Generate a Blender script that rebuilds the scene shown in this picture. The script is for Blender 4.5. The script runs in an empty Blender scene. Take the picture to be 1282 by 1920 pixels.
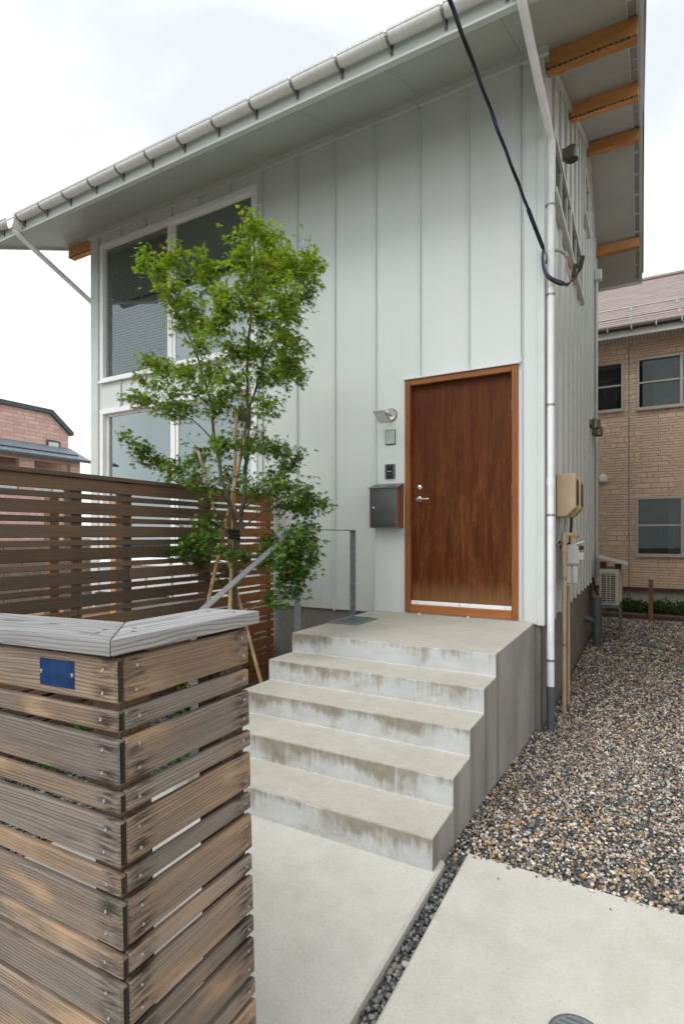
import bpy, bmesh, math, random
import numpy as np
from mathutils import Vector, Matrix, Euler

random.seed(11)
RNG = np.random.default_rng(5)
S = bpy.context.scene
COL = S.collection
R = math.radians

# ------------------------------------------------------------------ camera
cam_d = bpy.data.cameras.new('camera')
cam = bpy.data.objects.new('camera', cam_d)
COL.objects.link(cam)
cam.location = (0, 0, 1.522)
cam.rotation_euler = (R(90), 0, 0.5054)
cam_d.sensor_fit = 'HORIZONTAL'
cam_d.sensor_width = 36.0
cam_d.lens = 1013.19 / 1282 * 36.0
cam_d.shift_y = 43.33 / 1282
cam_d.clip_start = 0.05
cam_d.clip_end = 2000
S.camera = cam

# ------------------------------------------------------------------ sky, sun, exposure
SUN_EL, SUN_AZ = 52.0, 200.0      # azimuth measured clockwise from +Y
world = bpy.data.worlds.new('World')
S.world = world
world.use_nodes = True
wn = world.node_tree
wn.nodes.clear()
w_out = wn.nodes.new('ShaderNodeOutputWorld')
sky = wn.nodes.new('ShaderNodeTexSky')
sky.sky_type = 'NISHITA'
sky.sun_disc = False
sky.sun_elevation = R(SUN_EL)
sky.sun_rotation = R(SUN_AZ)
bg_sky = wn.nodes.new('ShaderNodeBackground')
bg_sky.inputs['Strength'].default_value = 0.12
wn.links.new(sky.outputs[0], bg_sky.inputs[0])
tc = wn.nodes.new('ShaderNodeTexCoord')
mp = wn.nodes.new('ShaderNodeMapping')
mp.inputs['Scale'].default_value = (1.0, 1.0, 1.5)
mp.inputs['Location'].default_value = (7.7, 2.3, 4.1)
wn.links.new(tc.outputs['Generated'], mp.inputs[0])
cn = wn.nodes.new('ShaderNodeTexNoise')
cn.inputs['Scale'].default_value = 2.1
cn.inputs['Detail'].default_value = 5.0
cn.inputs['Roughness'].default_value = 0.45
wn.links.new(mp.outputs[0], cn.inputs['Vector'])
cr = wn.nodes.new('ShaderNodeValToRGB')
cr.color_ramp.elements[0].position = 0.38
cr.color_ramp.elements[0].color = (0.585, 0.62, 0.65, 1)
cr.color_ramp.elements[1].position = 0.66
cr.color_ramp.elements[1].color = (1.0, 1.0, 1.0, 1)
wn.links.new(cn.outputs['Fac'], cr.inputs[0])
bg_cl = wn.nodes.new('ShaderNodeBackground')
bg_cl.inputs['Strength'].default_value = 1.06
wn.links.new(cr.outputs[0], bg_cl.inputs[0])
mxs = wn.nodes.new('ShaderNodeMixShader')
mxs.inputs[0].default_value = 0.93          # thick, almost closed cloud cover
wn.links.new(bg_sky.outputs[0], mxs.inputs[1])
wn.links.new(bg_cl.outputs[0], mxs.inputs[2])
wn.links.new(mxs.outputs[0], w_out.inputs[0])

sun_d = bpy.data.lights.new('sun', 'SUN')
sun_d.energy = 1.5
sun_d.angle = R(38)
sun_d.color = (1.0, 0.97, 0.93)
sun = bpy.data.objects.new('sun', sun_d)
COL.objects.link(sun)
sdir = Vector((math.sin(R(SUN_AZ)) * math.cos(R(SUN_EL)), math.cos(R(SUN_AZ)) * math.cos(R(SUN_EL)), math.sin(R(SUN_EL))))
sun.rotation_euler = sdir.to_track_quat('Z', 'Y').to_euler()
sun.location = sdir * 40

S.view_settings.view_transform = 'Standard'
S.view_settings.look = 'None'
S.view_settings.exposure = 0.56
S.view_settings.gamma = 1.0
S.view_settings.use_curve_mapping = False
S.render.engine = 'CYCLES'
S.cycles.max_bounces = 7
S.cycles.transparent_max_bounces = 12

# ------------------------------------------------------------------ node helpers
class NT:
    def __init__(self, name, base=(0.5, 0.5, 0.5), rough=0.6, metal=0.0, spec=0.5):
        self.m = bpy.data.materials.new(name)
        self.m.use_nodes = True
        self.t = self.m.node_tree
        self.b = self.t.nodes['Principled BSDF']
        self.out = self.t.nodes['Material Output']
        self.set('Base Color', base); self.set('Roughness', rough); self.set('Metallic', metal)
        self.set('Specular IOR Level', spec)
    def set(self, k, v, node=None):
        s = (node or self.b).inputs[k]
        if hasattr(v, 'is_output'):
            self.t.links.new(v, s)
        elif isinstance(v, (tuple, list)) and len(v) == 3 and s.type == 'RGBA':
            s.default_value = (*v, 1)
        else:
            s.default_value = v
    def n(self, typ, out=0, props=None, **kw):
        nd = self.t.nodes.new('ShaderNode' + typ)
        for k, v in (props or {}).items():
            setattr(nd, k, v)
        for k, v in kw.items():
            key = int(k[1:]) if k[0] == 'i' and k[1:].isdigit() else k.replace('_', ' ')
            self.set(key, v, nd)
        return nd.outputs[out]
    def obj(self): return self.n('TexCoord', 3)
    def pos(self): return self.n('NewGeometry', 0)
    def rnd(self): return self.n('ObjectInfo', 'Random')
    def map(self, vec, scale=(1, 1, 1), loc=(0, 0, 0)):
        return self.n('Mapping', Vector=vec, Scale=scale, Location=loc)
    def noise(self, vec, scale=5., detail=4., rough=.55, dist=0., out=0):
        return self.n('TexNoise', out, Vector=vec, Scale=scale, Detail=detail, Roughness=rough, Distortion=dist)
    def ramp(self, fac, *stops):
        nd = self.t.nodes.new('ShaderNodeValToRGB')
        self.t.links.new(fac, nd.inputs[0])
        e = nd.color_ramp.elements
        while len(e) < len(stops): e.new(0.5)
        for el, (p, c) in zip(e, stops):
            el.position = p
            el.color = (*c, 1) if isinstance(c, (tuple, list)) else (c, c, c, 1)
        return nd.outputs[0]
    def mix(self, fac, a, b, mode='MIX'):
        nd = self.t.nodes.new('ShaderNodeMix')
        nd.data_type = 'RGBA'; nd.blend_type = mode
        for i, v in ((0, fac), (6, a), (7, b)):
            s = nd.inputs[i]
            if hasattr(v, 'is_output'): self.t.links.new(v, s)
            elif isinstance(v, (tuple, list)): s.default_value = (*v[:3], 1)
            else: s.default_value = v
        return nd.outputs[2]
    def math(self, op, a, b=0.0, c=0.0):
        nd = self.t.nodes.new('ShaderNodeMath'); nd.operation = op
        for i, v in enumerate((a, b, c)):
            if hasattr(v, 'is_output'): self.t.links.new(v, nd.inputs[i])
            else: nd.inputs[i].default_value = v
        return nd.outputs[0]
    def sep(self, vec):
        nd = self.t.nodes.new('ShaderNodeSeparateXYZ'); self.t.links.new(vec, nd.inputs[0]); return nd.outputs
    def comb(self, x, y, z):
        return self.n('CombineXYZ', X=x, Y=y, Z=z)
    def vadd(self, a, b):
        nd = self.t.nodes.new('ShaderNodeVectorMath'); nd.operation = 'ADD'
        for i, v in enumerate((a, b)):
            if hasattr(v, 'is_output'): self.t.links.new(v, nd.inputs[i])
            else: nd.inputs[i].default_value = v
        return nd.outputs[0]
    def bump(self, h, strength=.3, dist=.01):
        self.set('Normal', self.n('Bump', Height=h, Strength=strength, Distance=dist))
    def smooth(self, x, lo, hi, a=0., b=1.):
        nd = self.t.nodes.new('ShaderNodeMapRange'); nd.interpolation_type = 'SMOOTHSTEP'
        self.t.links.new(x, nd.inputs[0])
        for i, v in enumerate((lo, hi, a, b)): nd.inputs[i + 1].default_value = v
        return nd.outputs[0]

MAT = {}
def plain(name, base, rough=.5, metal=0., var=.08, scale=6., spec=.5, bump=0.):
    k = NT(name, base, rough, metal, spec)
    v = k.noise(k.pos(), scale, 5.)
    lo = tuple(max(0, c * (1 - var * 1.6)) for c in base); hi = tuple(min(1, c * (1 + var * 1.2)) for c in base)
    k.set('Base Color', k.ramp(v, (.3, lo), (.7, hi)))
    k.set('Roughness', k.math('MULTIPLY_ADD', v, .18, rough - .09))
    if bump: k.bump(k.noise(k.pos(), scale * 14, 3.), bump, .004)
    MAT[name] = k.m
    return k.m

def mat_wood(name, grey, brown, dark, world_fresh=False, stains=False, ring=1.0, rough=.75):
    k = NT(name, grey, rough, 0, .25)
    r = k.rnd()
    o = k.obj()
    off = k.comb(k.math('MULTIPLY', r, 37.), k.math('MULTIPLY', r, 11.3), k.math('MULTIPLY', r, 23.7))
    p = k.vadd(o, off)
    warp = k.noise(k.map(p, (1.6, 7, 7)), 1.0, 3., .5)
    # cathedral rings: distance from a wandering axis
    s = k.sep(p)
    wig = k.noise(k.map(p, (5., 30, 30)), 1.0, 3., .6)
    ringc = k.math('ADD', k.math('ADD', k.math('MULTIPLY', s[2], 800. * ring), k.math('MULTIPLY', s[1], 160.)),
                   k.math('ADD', k.math('MULTIPLY', warp, 40.), k.math('MULTIPLY', wig, 3.)))
    rings = k.smooth(k.math('SINE', ringc), .1, 1.)
    rings = k.math('MULTIPLY', rings, k.ramp(k.noise(k.map(p, (1.5, 14, 14), (9, 2, 4)), 1.0, 3.), (.35, .25), (.62, 1.)))
    fine = k.noise(k.map(p, (3.0, 130, 130)), 1.0, 5., .6)
    blot = k.noise(k.map(p, (2.6, 9, 9)), 1.0, 4., .55)
    stain = k.noise(k.map(p, (3.2, 26, 26), (5, 3, 1)), 1.0, 3., .5)
    blotr = k.math('ADD', blot, k.math('MULTIPLY', k.math('SUBTRACT', k.math('FRACT', k.math('MULTIPLY', r, 91.7)), .5), .22))
    c = k.mix(k.ramp(blotr, (.38, 0.), (.62, 1.)), grey, brown)
    c = k.mix(k.math('MULTIPLY', rings, .72), c, tuple(x * .40 for x in brown))
    c = k.mix(k.ramp(fine, (.3, .42), (.62, 0.)), c, dark)
    c = k.mix(k.ramp(stain, (.24, .6), (.38, 0.)), c, dark)
    # knots
    vor = k.n('TexVoronoi', 'Distance', Vector=k.map(p, (2.3, 9., 9.)), Scale=1.0)
    c = k.mix(k.ramp(vor, (.05, .85), (.10, 0.)), c, (.10, .045, .022))
    tone = k.math('MULTIPLY_ADD', k.math('FRACT', k.math('MULTIPLY', r, 57.3)), .5, .72)
    c = k.mix(1.0, c, k.comb(tone, tone, tone), 'MULTIPLY')
    if stains:           # black iron-tannin streaks round the screws near each board end
        d_end = k.math('SUBTRACT', k.math('MULTIPLY', k.n('Attribute', 'Fac', {'attribute_name': 'len'}), .5), k.math('ABSOLUTE', k.sep(o)[0]))
        near = k.smooth(k.math('ABSOLUTE', k.math('SUBTRACT', d_end, .034)), .06, .0)
        strk = k.ramp(k.noise(k.map(p, (13, 120, 120)), 1.0, 4., .6), (.44, 0.), (.60, 1.))
        c = k.mix(k.math('MULTIPLY', k.math('MULTIPLY', near, strk), .85), c, (.02, .016, .014))
        pale = k.math('MULTIPLY', k.smooth(blot, .52, .72), .55)
        c = k.mix(pale, c, (.52, .36, .235))
    if world_fresh:      # boards under the eave keep their red-brown colour, the exposed ones have silvered
        y = k.sep(k.pos())[1]
        f = k.math('ADD', y, k.math('MULTIPLY', blot, .7))
        fresh = k.mix(k.math('MULTIPLY', rings, .45), (.33, .135, .05), (.19, .075, .03))
        fresh = k.mix(k.ramp(fine, (.3, .45), (.7, 0.)), fresh, (.09, .04, .02))
        c = k.mix(k.smooth(f, 3.9, 4.85), c, fresh)
    k.set('Base Color', c)
    h = k.math('ADD', k.math('MULTIPLY', fine, 1.0), k.math('MULTIPLY', rings, .5))
    k.bump(h, .45, .0022)
    MAT[name] = k.m
    return k.m

mat_wood('fence_wood', (.255, .22, .19), (.31, .215, .145), (.042, .032, .026), stains=True)
mat_wood('back_fence_wood', (.16, .122, .093), (.20, .125, .075), (.045, .032, .024), world_fresh=True)
mat_wood('cap_wood', (.345, .345, .35), (.30, .295, .29), (.13, .128, .125), ring=.8)
mat_wood('post_wood', (.20, .165, .135), (.23, .15, .095), (.07, .05, .04))
mat_wood('end_grain', (.028, .021, .017), (.045, .030, .022), (.015, .012, .010))
mat_wood('beam_wood', (.66, .315, .11), (.74, .38, .145), (.36, .13, .038), ring=.7, rough=.6)
mat_wood('frame_wood', (.36, .135, .04), (.30, .105, .03), (.17, .055, .018), ring=.6, rough=.5)
mat_wood('brown_wood', (.26, .13, .07), (.30, .15, .07), (.12, .06, .03))

def mat_siding():
    k = NT('siding', (.58, .635, .605), .42, 0, .5)
    p = k.pos()
    v = k.noise(k.map(p, (2.2, 2.2, .22)), 1.0, 4., .5)
    st = k.noise(k.map(p, (26, 26, .5)), 1.0, 4., .6)
    c = k.ramp(v, (.3, (.625, .662, .645)), (.7, (.66, .695, .68)))
    c = k.mix(k.ramp(st, (.66, 0.), (.9, .10)), c, (.45, .47, .43))
    z = k.sep(p)[2]
    dirt = k.math('MULTIPLY', k.smooth(z, 1.15, .72), k.ramp(k.noise(k.map(p, (9, 9, 3)), 1., 4.), (.35, 0.), (.75, .35)))
    c = k.mix(dirt, c, (.42, .41, .36))
    tn = k.math('MULTIPLY_ADD', k.rnd(), .05, .965)
    c = k.mix(1.0, c, k.comb(tn, tn, tn), 'MULTIPLY')
    k.set('Base Color', c)
    k.set('Roughness', k.math('MULTIPLY_ADD', v, .2, .34))
    h = k.math('ADD', k.noise(k.map(p, (1.5, 1.5, .5)), 1.2, 2.), k.math('MULTIPLY', k.noise(p, 160., 2.), .012))
    k.bump(h, .2, .02)
    MAT['siding'] = k.m
mat_siding()
plain('trim', (.60, .638, .615), .42, var=.04, scale=3)
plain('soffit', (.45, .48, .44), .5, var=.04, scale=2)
plain('window_white', (.86, .875, .88), .35, var=.04, scale=4)
plain('vent_grey', (.30, .31, .30), .6, var=.08)
plain('dark_slot', (.06, .062, .06), .7)
plain('roof_metal', (.10, .115, .12), .38, .6, var=.15)
plain('steel_bracket', (.33, .33, .33), .38, .8, var=.2, scale=40)
plain('pvc_white', (.84, .85, .86), .38, var=.05, scale=8)
plain('pvc_grey', (.10, .115, .13), .45, var=.1)
plain('beige_plastic', (.58, .45, .27), .45, var=.05)
plain('beige_pipe', (.52, .40, .25), .5, var=.08)
plain('meter_grey', (.50, .52, .48), .5, var=.08)
plain('grey_plastic', (.33, .34, .34), .5)
plain('black_plastic', (.012, .012, .014), .35)
plain('rubber', (.018, .018, .02), .55)
plain('blue_wire', (.015, .07, .22), .4)
plain('brown_wire', (.11, .045, .02), .45)
plain('pink_wire', (.70, .18, .25), .4)
plain('stainless', (.58, .58, .57), .33, 1., var=.03, scale=8)
plain('mailbox_steel', (.20, .205, .20), .30, 1., var=.10, scale=2.5)
plain('screw_steel', (.42, .44, .46), .38, .9, var=.1, scale=60)
plain('interior', (.30, .30, .285), .8)
plain('interior_wood', (.33, .24, .15), .6)
plain('blind', (.72, .73, .70), .8)
plain('bamboo', (.50, .335, .18), .5, var=.25, scale=9)
plain('twine', (.035, .028, .02), .9)
plain('ac_body', (.55, .52, .44), .5, var=.06)
plain('ac_dark', (.03, .03, .03), .6)
plain('kerb_brown', (.085, .06, .045), .8, var=.2)
plain('iron', (.16, .165, .17), .55, .4, var=.2, scale=30)
plain('neighbour_frame', (.42, .385, .35), .4, .2, var=.05)
plain('neighbour_trim', (.60, .60, .58), .5, var=.05)
plain('neighbour_gutter', (.06, .05, .05), .4)
plain('neighbour_base', (.40, .38, .33), .8, var=.12, bump=.2)
plain('maroon', (.09, .03, .03), .6)
plain('curtain', (.62, .64, .66), .9, var=.1)
plain('far_roof', (.07, .085, .09), .5, var=.2)
plain('far_tile', (.17, .22, .26), .5, var=.15)
plain('cloth_blue', (.22, .38, .52), .9)
plain('cloth_white', (.7, .7, .68), .9)
plain('cloth_red', (.3, .05, .06), .9)
plain('block_wall', (.30, .24, .18), .8, var=.15)

def mat_galv():
    k = NT('galvanised', (.42, .45, .47), .42, .75)
    p = k.pos()
    v = k.n('TexVoronoi', 'Color', Vector=p, Scale=85.)
    n1 = k.noise(k.map(p, (1, 1, 2.4)), 11., 5., .65)
    c = k.mix(.12, k.ramp(n1, (.25, (.24, .265, .285)), (.55, (.36, .39, .41)), (.75, (.52, .55, .57))), k.n('RGBToBW', Color=v), 'OVERLAY')
    k.set('Base Color', c); k.set('Roughness', k.ramp(n1, (.3, .5), (.7, .34)))
    MAT['galvanised'] = k.m
mat_galv()

def mat_gutter():
    k = NT('gutter_metal', (.6, .61, .6), .4, .15)
    p = k.pos()
    st = k.noise(k.map(p, (34, 2, 2)), 1.0, 5., .65)
    big = k.noise(k.map(p, (1.2, 1, 1)), 1.5, 3.)
    c = k.mix(k.ramp(big, (.35, 0.), (.65, .5)), k.ramp(st, (.3, (.70, .71, .70)), (.7, (.88, .89, .88))), (.80, .78, .75))
    k.set('Base Color', c); k.set('Roughness', k.ramp(st, (.3, .5), (.7, .36)))
    MAT['gutter_metal'] = k.m
mat_gutter()

def concrete(name, lo, hi, spot=.0, sc=1.0, bump=.12, rough=.85):
    k = NT(name, hi, rough, 0, .3)
    p = k.pos()
    a = k.noise(p, 1.3 * sc, 6., .6)
    b = k.noise(p, 9. * sc, 5., .6)
    g = k.noise(p, 240., 2., .7)
    f = k.math('ADD', k.math('MULTIPLY', a, .65), k.math('MULTIPLY', b, .35))
    c = k.ramp(f, (.34, lo), (.62, hi))
    c = k.mix(k.ramp(k.noise(p, 75., 4., .7), (.35, .30), (.55, 0.)), c, tuple(x * .72 for x in lo))
    c = k.mix(k.ramp(g, (.30, .28), (.5, 0.)), c, tuple(x * .55 for x in lo))
    c = k.mix(k.ramp(g, (.62, 0.), (.8, .25)), c, tuple(min(1, x * 1.25) for x in hi))
    if spot:
        vs = k.noise(k.map(p, (1, 1, 1), (7, 3, 0)), 2.1, 5., .7)
        c = k.mix(k.ramp(vs, (.52, 0.), (.74, spot)), c, tuple(x * .62 for x in lo))
    if spot:
        blot = k.noise(k.map(p, (1.6, .9, 1), (2.3, 8.1, 0)), 1.0, 6., .72)
        c = k.mix(k.ramp(blot, (.50, 0.), (.72, spot)), c, (.33, .285, .215))
        scuff = k.noise(k.map(p, (1.2, 7, 1), (4, 1, 0)), 1.0, 5., .7)
        c = k.mix(k.ramp(scuff, (.60, 0.), (.78, spot * .6)), c, (.30, .28, .24))
    k.set('Base Color', c)
    k.bump(k.math('ADD', k.math('MULTIPLY', g, .5), b), bump, .006)
    MAT[name] = k.m
    return k
concrete('paving', (.52, .51, .455), (.61, .605, .548), spot=.38)
concrete('foundation', (.20, .195, .185), (.29, .285, .27), spot=.5, sc=1.6)

def mat_steps():
    k = NT('step_concrete', (.5, .5, .45), .85, 0, .3)
    p = k.pos()
    s = k.sep(p)
    nrm = k.sep(k.n('NewGeometry', 1))
    g = k.noise(p, 240., 2., .7)
    a = k.noise(p, 2.2, 6., .62)
    b = k.noise(p, 14., 5., .6)
    f = k.math('ADD', k.math('MULTIPLY', a, .6), k.math('MULTIPLY', b, .4))
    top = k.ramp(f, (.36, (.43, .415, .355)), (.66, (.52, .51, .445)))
    # fronts: pale cement skin with brown runs creeping down from each nosing
    fr = k.math('DIVIDE', k.math('FRACT', k.math('DIVIDE', k.math('ADD', s[2], 3.0), .15)), 1.0)  # 0 foot .. 1 nosing
    run = k.noise(k.map(p, (34, 5, .9)), 1.0, 6., .68)
    wide = k.noise(k.map(p, (3.2, 3, 3)), 1.0, 4., .6)
    stp = k.n('TexWhiteNoise', 'Value', {'noise_dimensions': '1D'}, W=k.math('FLOOR', k.math('DIVIDE', k.math('ADD', s[2], 3.002), .15)))
    wide = k.noise(k.vadd(k.map(p, (2.6, 3, 3)), k.comb(k.math('MULTIPLY', stp, 31.), 0., 0.)), 1.0, 4., .6)
    lev = k.math('ADD', k.math('MULTIPLY', k.math('SUBTRACT', run, .5), 1.6), k.math('MULTIPLY', k.math('SUBTRACT', wide, .5), 3.4))
    m1 = k.math('MULTIPLY', k.smooth(k.math('ADD', fr, lev), .30, 1.05), .92)
    crack = k.noise(k.map(p, (30, 30, 30)), 1.0, 6., .75, 1.2)
    m2 = k.math('MULTIPLY', k.ramp(crack, (.44, 0.), (.56, .75)), k.smooth(wide, .42, .66))
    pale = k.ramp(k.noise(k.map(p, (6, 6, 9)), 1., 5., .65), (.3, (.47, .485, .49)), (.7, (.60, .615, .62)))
    brown = k.ramp(b, (.3, (.20, .175, .125)), (.7, (.33, .30, .23)))
    front = k.mix(k.math('MAXIMUM', m1, k.math('MULTIPLY', m2, .8)), pale, brown)
    # flanks: grey with vertical runs
    fl = k.noise(k.map(p, (3, 11., .6)), 1.0, 6., .65)
    fl2 = k.noise(k.map(p, (2, 2.2, 1.2)), 1.0, 5., .6)
    fl = k.math('ADD', k.math('MULTIPLY', fl, .25), k.math('MULTIPLY', fl2, .75))
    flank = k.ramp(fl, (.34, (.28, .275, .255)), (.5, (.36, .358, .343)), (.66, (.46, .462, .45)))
    fy = k.math('FRACT', k.math('DIVIDE', k.math('SUBTRACT', k.math('ADD', s[1], k.math('MULTIPLY', run, .05)), 2.345), .3044))
    drip = k.math('MULTIPLY', k.math('MULTIPLY', k.smooth(fy, .50, .12), k.smooth(fy, .0, .10)), k.smooth(s[1], 3.75, 3.60))
    drip = k.math('MULTIPLY', drip, k.ramp(run, (.3, .5), (.65, 1.)))
    flank = k.mix(k.math('MULTIPLY', drip, .6), flank, (.135, .122, .095))
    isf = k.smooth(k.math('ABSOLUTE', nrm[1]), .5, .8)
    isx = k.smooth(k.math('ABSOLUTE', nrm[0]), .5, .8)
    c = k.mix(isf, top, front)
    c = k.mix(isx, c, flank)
    c = k.mix(k.math('MULTIPLY', k.ramp(k.noise(p, 85., 4., .7), (.36, .25), (.54, 0.)), k.math('SUBTRACT', 1., isf)), c, (.22, .205, .17))
    c = k.mix(k.ramp(g, (.30, .3), (.5, 0.)), c, (.2, .19, .16))
    k.set('Base Color', c)
    k.bump(k.math('ADD', k.math('MULTIPLY', g, .6), b), .16, .006)
    MAT['step_concrete'] = k.m
mat_steps()

def mat_door():
    k = NT('door_veneer', (.16, .055, .02), .5, 0, .15)
    p = k.pos()
    s = k.sep(p)
    plank = k.math('FLOOR', k.math('DIVIDE', s[0], .083))
    pr = k.n('TexWhiteNoise', 'Value', {'noise_dimensions': '1D'}, W=plank)
    grain = k.noise(k.vadd(k.map(p, (70, 70, 1.6)), k.comb(0., 0., k.math('MULTIPLY', pr, 40.))), 1.0, 5., .6)
    blot = k.noise(k.map(p, (17, 17, 3.4)), 1.0, 6., .72)
    spk = k.noise(k.map(p, (60, 60, 26)), 1.0, 4., .6)
    c = k.ramp(grain, (.3, (.055, .0125, .003)), (.7, (.120, .033, .007)))
    tone = k.math('MULTIPLY_ADD', pr, .26, .87)
    c = k.mix(1.0, c, k.comb(tone, tone, tone), 'MULTIPLY')
    zf = k.smooth(s[2], 3.0, 1.9, .12, .62)
    worn = k.math('MULTIPLY', k.ramp(blot, (.45, 0.), (.66, 1.)), zf)
    worn = k.math('MULTIPLY', worn, k.ramp(spk, (.3, .25), (.6, 1.)))
    c = k.mix(worn, c, (.20, .072, .020))
    foot = k.math('MULTIPLY', k.smooth(s[2], 1.12, .88), k.ramp(grain, (.25, .5), (.7, 1.)))
    c = k.mix(foot, c, (.20, .105, .042))
    k.set('Base Color', c)
    k.set('Roughness', k.ramp(blot, (.4, .48), (.7, .66)))
    k.bump(grain, .25, .002)
    MAT['door_veneer'] = k.m
mat_door()

def mat_brick_siding(name, c1, c2, mortar, bw, rh, frame='x'):
    k = NT(name, c1, .8, 0, .3)
    p = k.pos(); s = k.sep(p)
    uv = k.comb(s[0] if frame == 'x' else s[1], s[2], 0.)
    nd = k.t.nodes.new('ShaderNodeTexBrick')
    k.t.links.new(uv, nd.inputs['Vector'])
    nd.inputs['Color1'].default_value = (*c1, 1); nd.inputs['Color2'].default_value = (*c2, 1)
    nd.inputs['Mortar'].default_value = (*mortar, 1)
    nd.inputs['Scale'].default_value = 1.0
    nd.inputs['Brick Width'].default_value = bw; nd.inputs['Row Height'].default_value = rh
    nd.inputs['Mortar Size'].default_value = rh * .075
    nd.inputs['Mortar Smooth'].default_value = .3
    nd.offset = .37; nd.offset_frequency = 2; nd.squash = .62; nd.squash_frequency = 3
    rag = k.noise(k.map(p, (14, 14, 60)), 1.0, 4., .65)
    c = k.mix(k.ramp(rag, (.30, .5), (.46, 0.)), nd.outputs['Color'], mortar)
    c = k.mix(k.ramp(k.noise(p, 1.1, 4.), (.4, 0.), (.7, .25)), c, tuple(x * .8 for x in c1))
    k.set('Base Color', c)
    h = k.math('ADD', k.math('MULTIPLY', nd.outputs['Fac'], -1.), k.math('MULTIPLY', rag, .6))
    k.bump(h, .7, .02)
    MAT[name] = k.m
def mat_stone():
    k = NT('stone_siding', (.5, .35, .24), .85, 0, .25)
    p = k.pos(); s = k.sep(p)
    wob = k.noise(k.map(p, (9, 9, 9)), 1.0, 3., .6)
    uv = k.comb(s[0], k.math('ADD', s[2], k.math('MULTIPLY', k.math('SUBTRACT', wob, .5), .022)), 0.)
    def bricks(bw, rh, off, sq):
        nd = k.t.nodes.new('ShaderNodeTexBrick'); k.t.links.new(uv, nd.inputs['Vector'])
        nd.inputs['Color1'].default_value = (.74, .565, .41, 1); nd.inputs['Color2'].default_value = (.67, .50, .36, 1)
        nd.inputs['Mortar'].default_value = (.36, .25, .175, 1); nd.inputs['Scale'].default_value = 1.0
        nd.inputs['Brick Width'].default_value = bw; nd.inputs['Row Height'].default_value = rh
        nd.inputs['Mortar Size'].default_value = .006; nd.inputs['Mortar Smooth'].default_value = .25
        nd.offset = off; nd.squash = sq; nd.squash_frequency = 3
        return nd
    a = bricks(.52, .058, .37, .7); b = bricks(.33, .116, .43, .6)
    cell = k.n('TexVoronoi', 'Color', {'distance': 'CHEBYCHEV'}, Vector=k.map(uv, (2.4, 5.75, 1)), Scale=1.0)
    sel = k.smooth(k.n('RGBToBW', Color=cell), .60, .61)
    c = k.mix(sel, a.outputs['Color'], b.outputs['Color'])
    h = k.mix(sel, a.outputs['Fac'], b.outputs['Fac'])
    rag = k.noise(k.map(p, (10, 10, 48)), 1.0, 4., .65)
    c = k.mix(k.ramp(rag, (.28, .7), (.46, 0.)), c, (.34, .235, .165))
    c = k.mix(k.ramp(rag, (.55, 0.), (.75, .5)), c, (.80, .63, .49))
    k.set('Base Color', c)
    k.bump(k.math('ADD', k.math('MULTIPLY', h, -1.), k.math('MULTIPLY', rag, .8)), .8, .02)
    MAT['stone_siding'] = k.m
mat_stone()
mat_brick_siding('pink_brick', (.66, .40, .33), (.80, .57, .48), (.58, .38, .32), .62, .21, 'y')

def mat_shingle():
    k = NT('brown_shingle', (.2, .14, .13), .7)
    p = k.pos()
    c = k.ramp(k.noise(k.map(p, (1.5, 6, 6)), 1.5, 5.), (.3, (.27, .215, .20)), (.7, (.38, .315, .30)))
    k.set('Base Color', c)
    MAT['brown_shingle'] = k.m
mat_shingle()

def mat_glass(name, refl, tint):
    k = NT(name)
    k.t.nodes.remove(k.b)
    tr = k.t.nodes.new('ShaderNodeBsdfTransparent'); tr.inputs[0].default_value = (*tint, 1)
    gl = k.t.nodes.new('ShaderNodeBsdfGlossy'); gl.inputs['Roughness'].default_value = .015
    gl.inputs[0].default_value = (.90, 1., .97, 1)
    lw = k.t.nodes.new('ShaderNodeLayerWeight'); lw.inputs[0].default_value = .35
    f = k.math('MULTIPLY_ADD', lw.outputs['Fresnel'], .75, refl)
    nb = k.n('Bump', Height=k.noise(k.pos(), 1.4, 1.), Strength=.015, Distance=.02)
    k.t.links.new(nb, gl.inputs['Normal'])
    mx = k.t.nodes.new('ShaderNodeMixShader')
    k.t.links.new(f, mx.inputs[0]); k.t.links.new(tr.outputs[0], mx.inputs[1]); k.t.links.new(gl.outputs[0], mx.inputs[2])
    k.t.links.new(mx.outputs[0], k.out.inputs[0])
    MAT[name] = k.m
mat_glass('glass', .36, (.78, .82, .82))
mat_glass('neighbour_glass', .0, (.55, .57, .58))

def mat_screen():
    k = NT('insect_screen', (.06, .062, .065), .7)
    s = k.sep(k.pos())
    gx = k.math('SINE', k.math('MULTIPLY', s[0], 165.)); gz = k.math('SINE', k.math('MULTIPLY', s[2], 165.))
    g = k.math('MAXIMUM', k.smooth(gx, .1, .9), k.smooth(gz, .1, .9))
    tr = k.t.nodes.new('ShaderNodeBsdfTransparent')
    mx = k.t.nodes.new('ShaderNodeMixShader')
    k.t.links.new(k.math('MULTIPLY_ADD', g, .11, .07), mx.inputs[0])
    k.t.links.new(tr.outputs[0], mx.inputs[1]); k.t.links.new(k.b.outputs[0], mx.inputs[2])
    k.t.links.new(mx.outputs[0], k.out.inputs[0])
    MAT['insect_screen'] = k.m
mat_screen()

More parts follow.
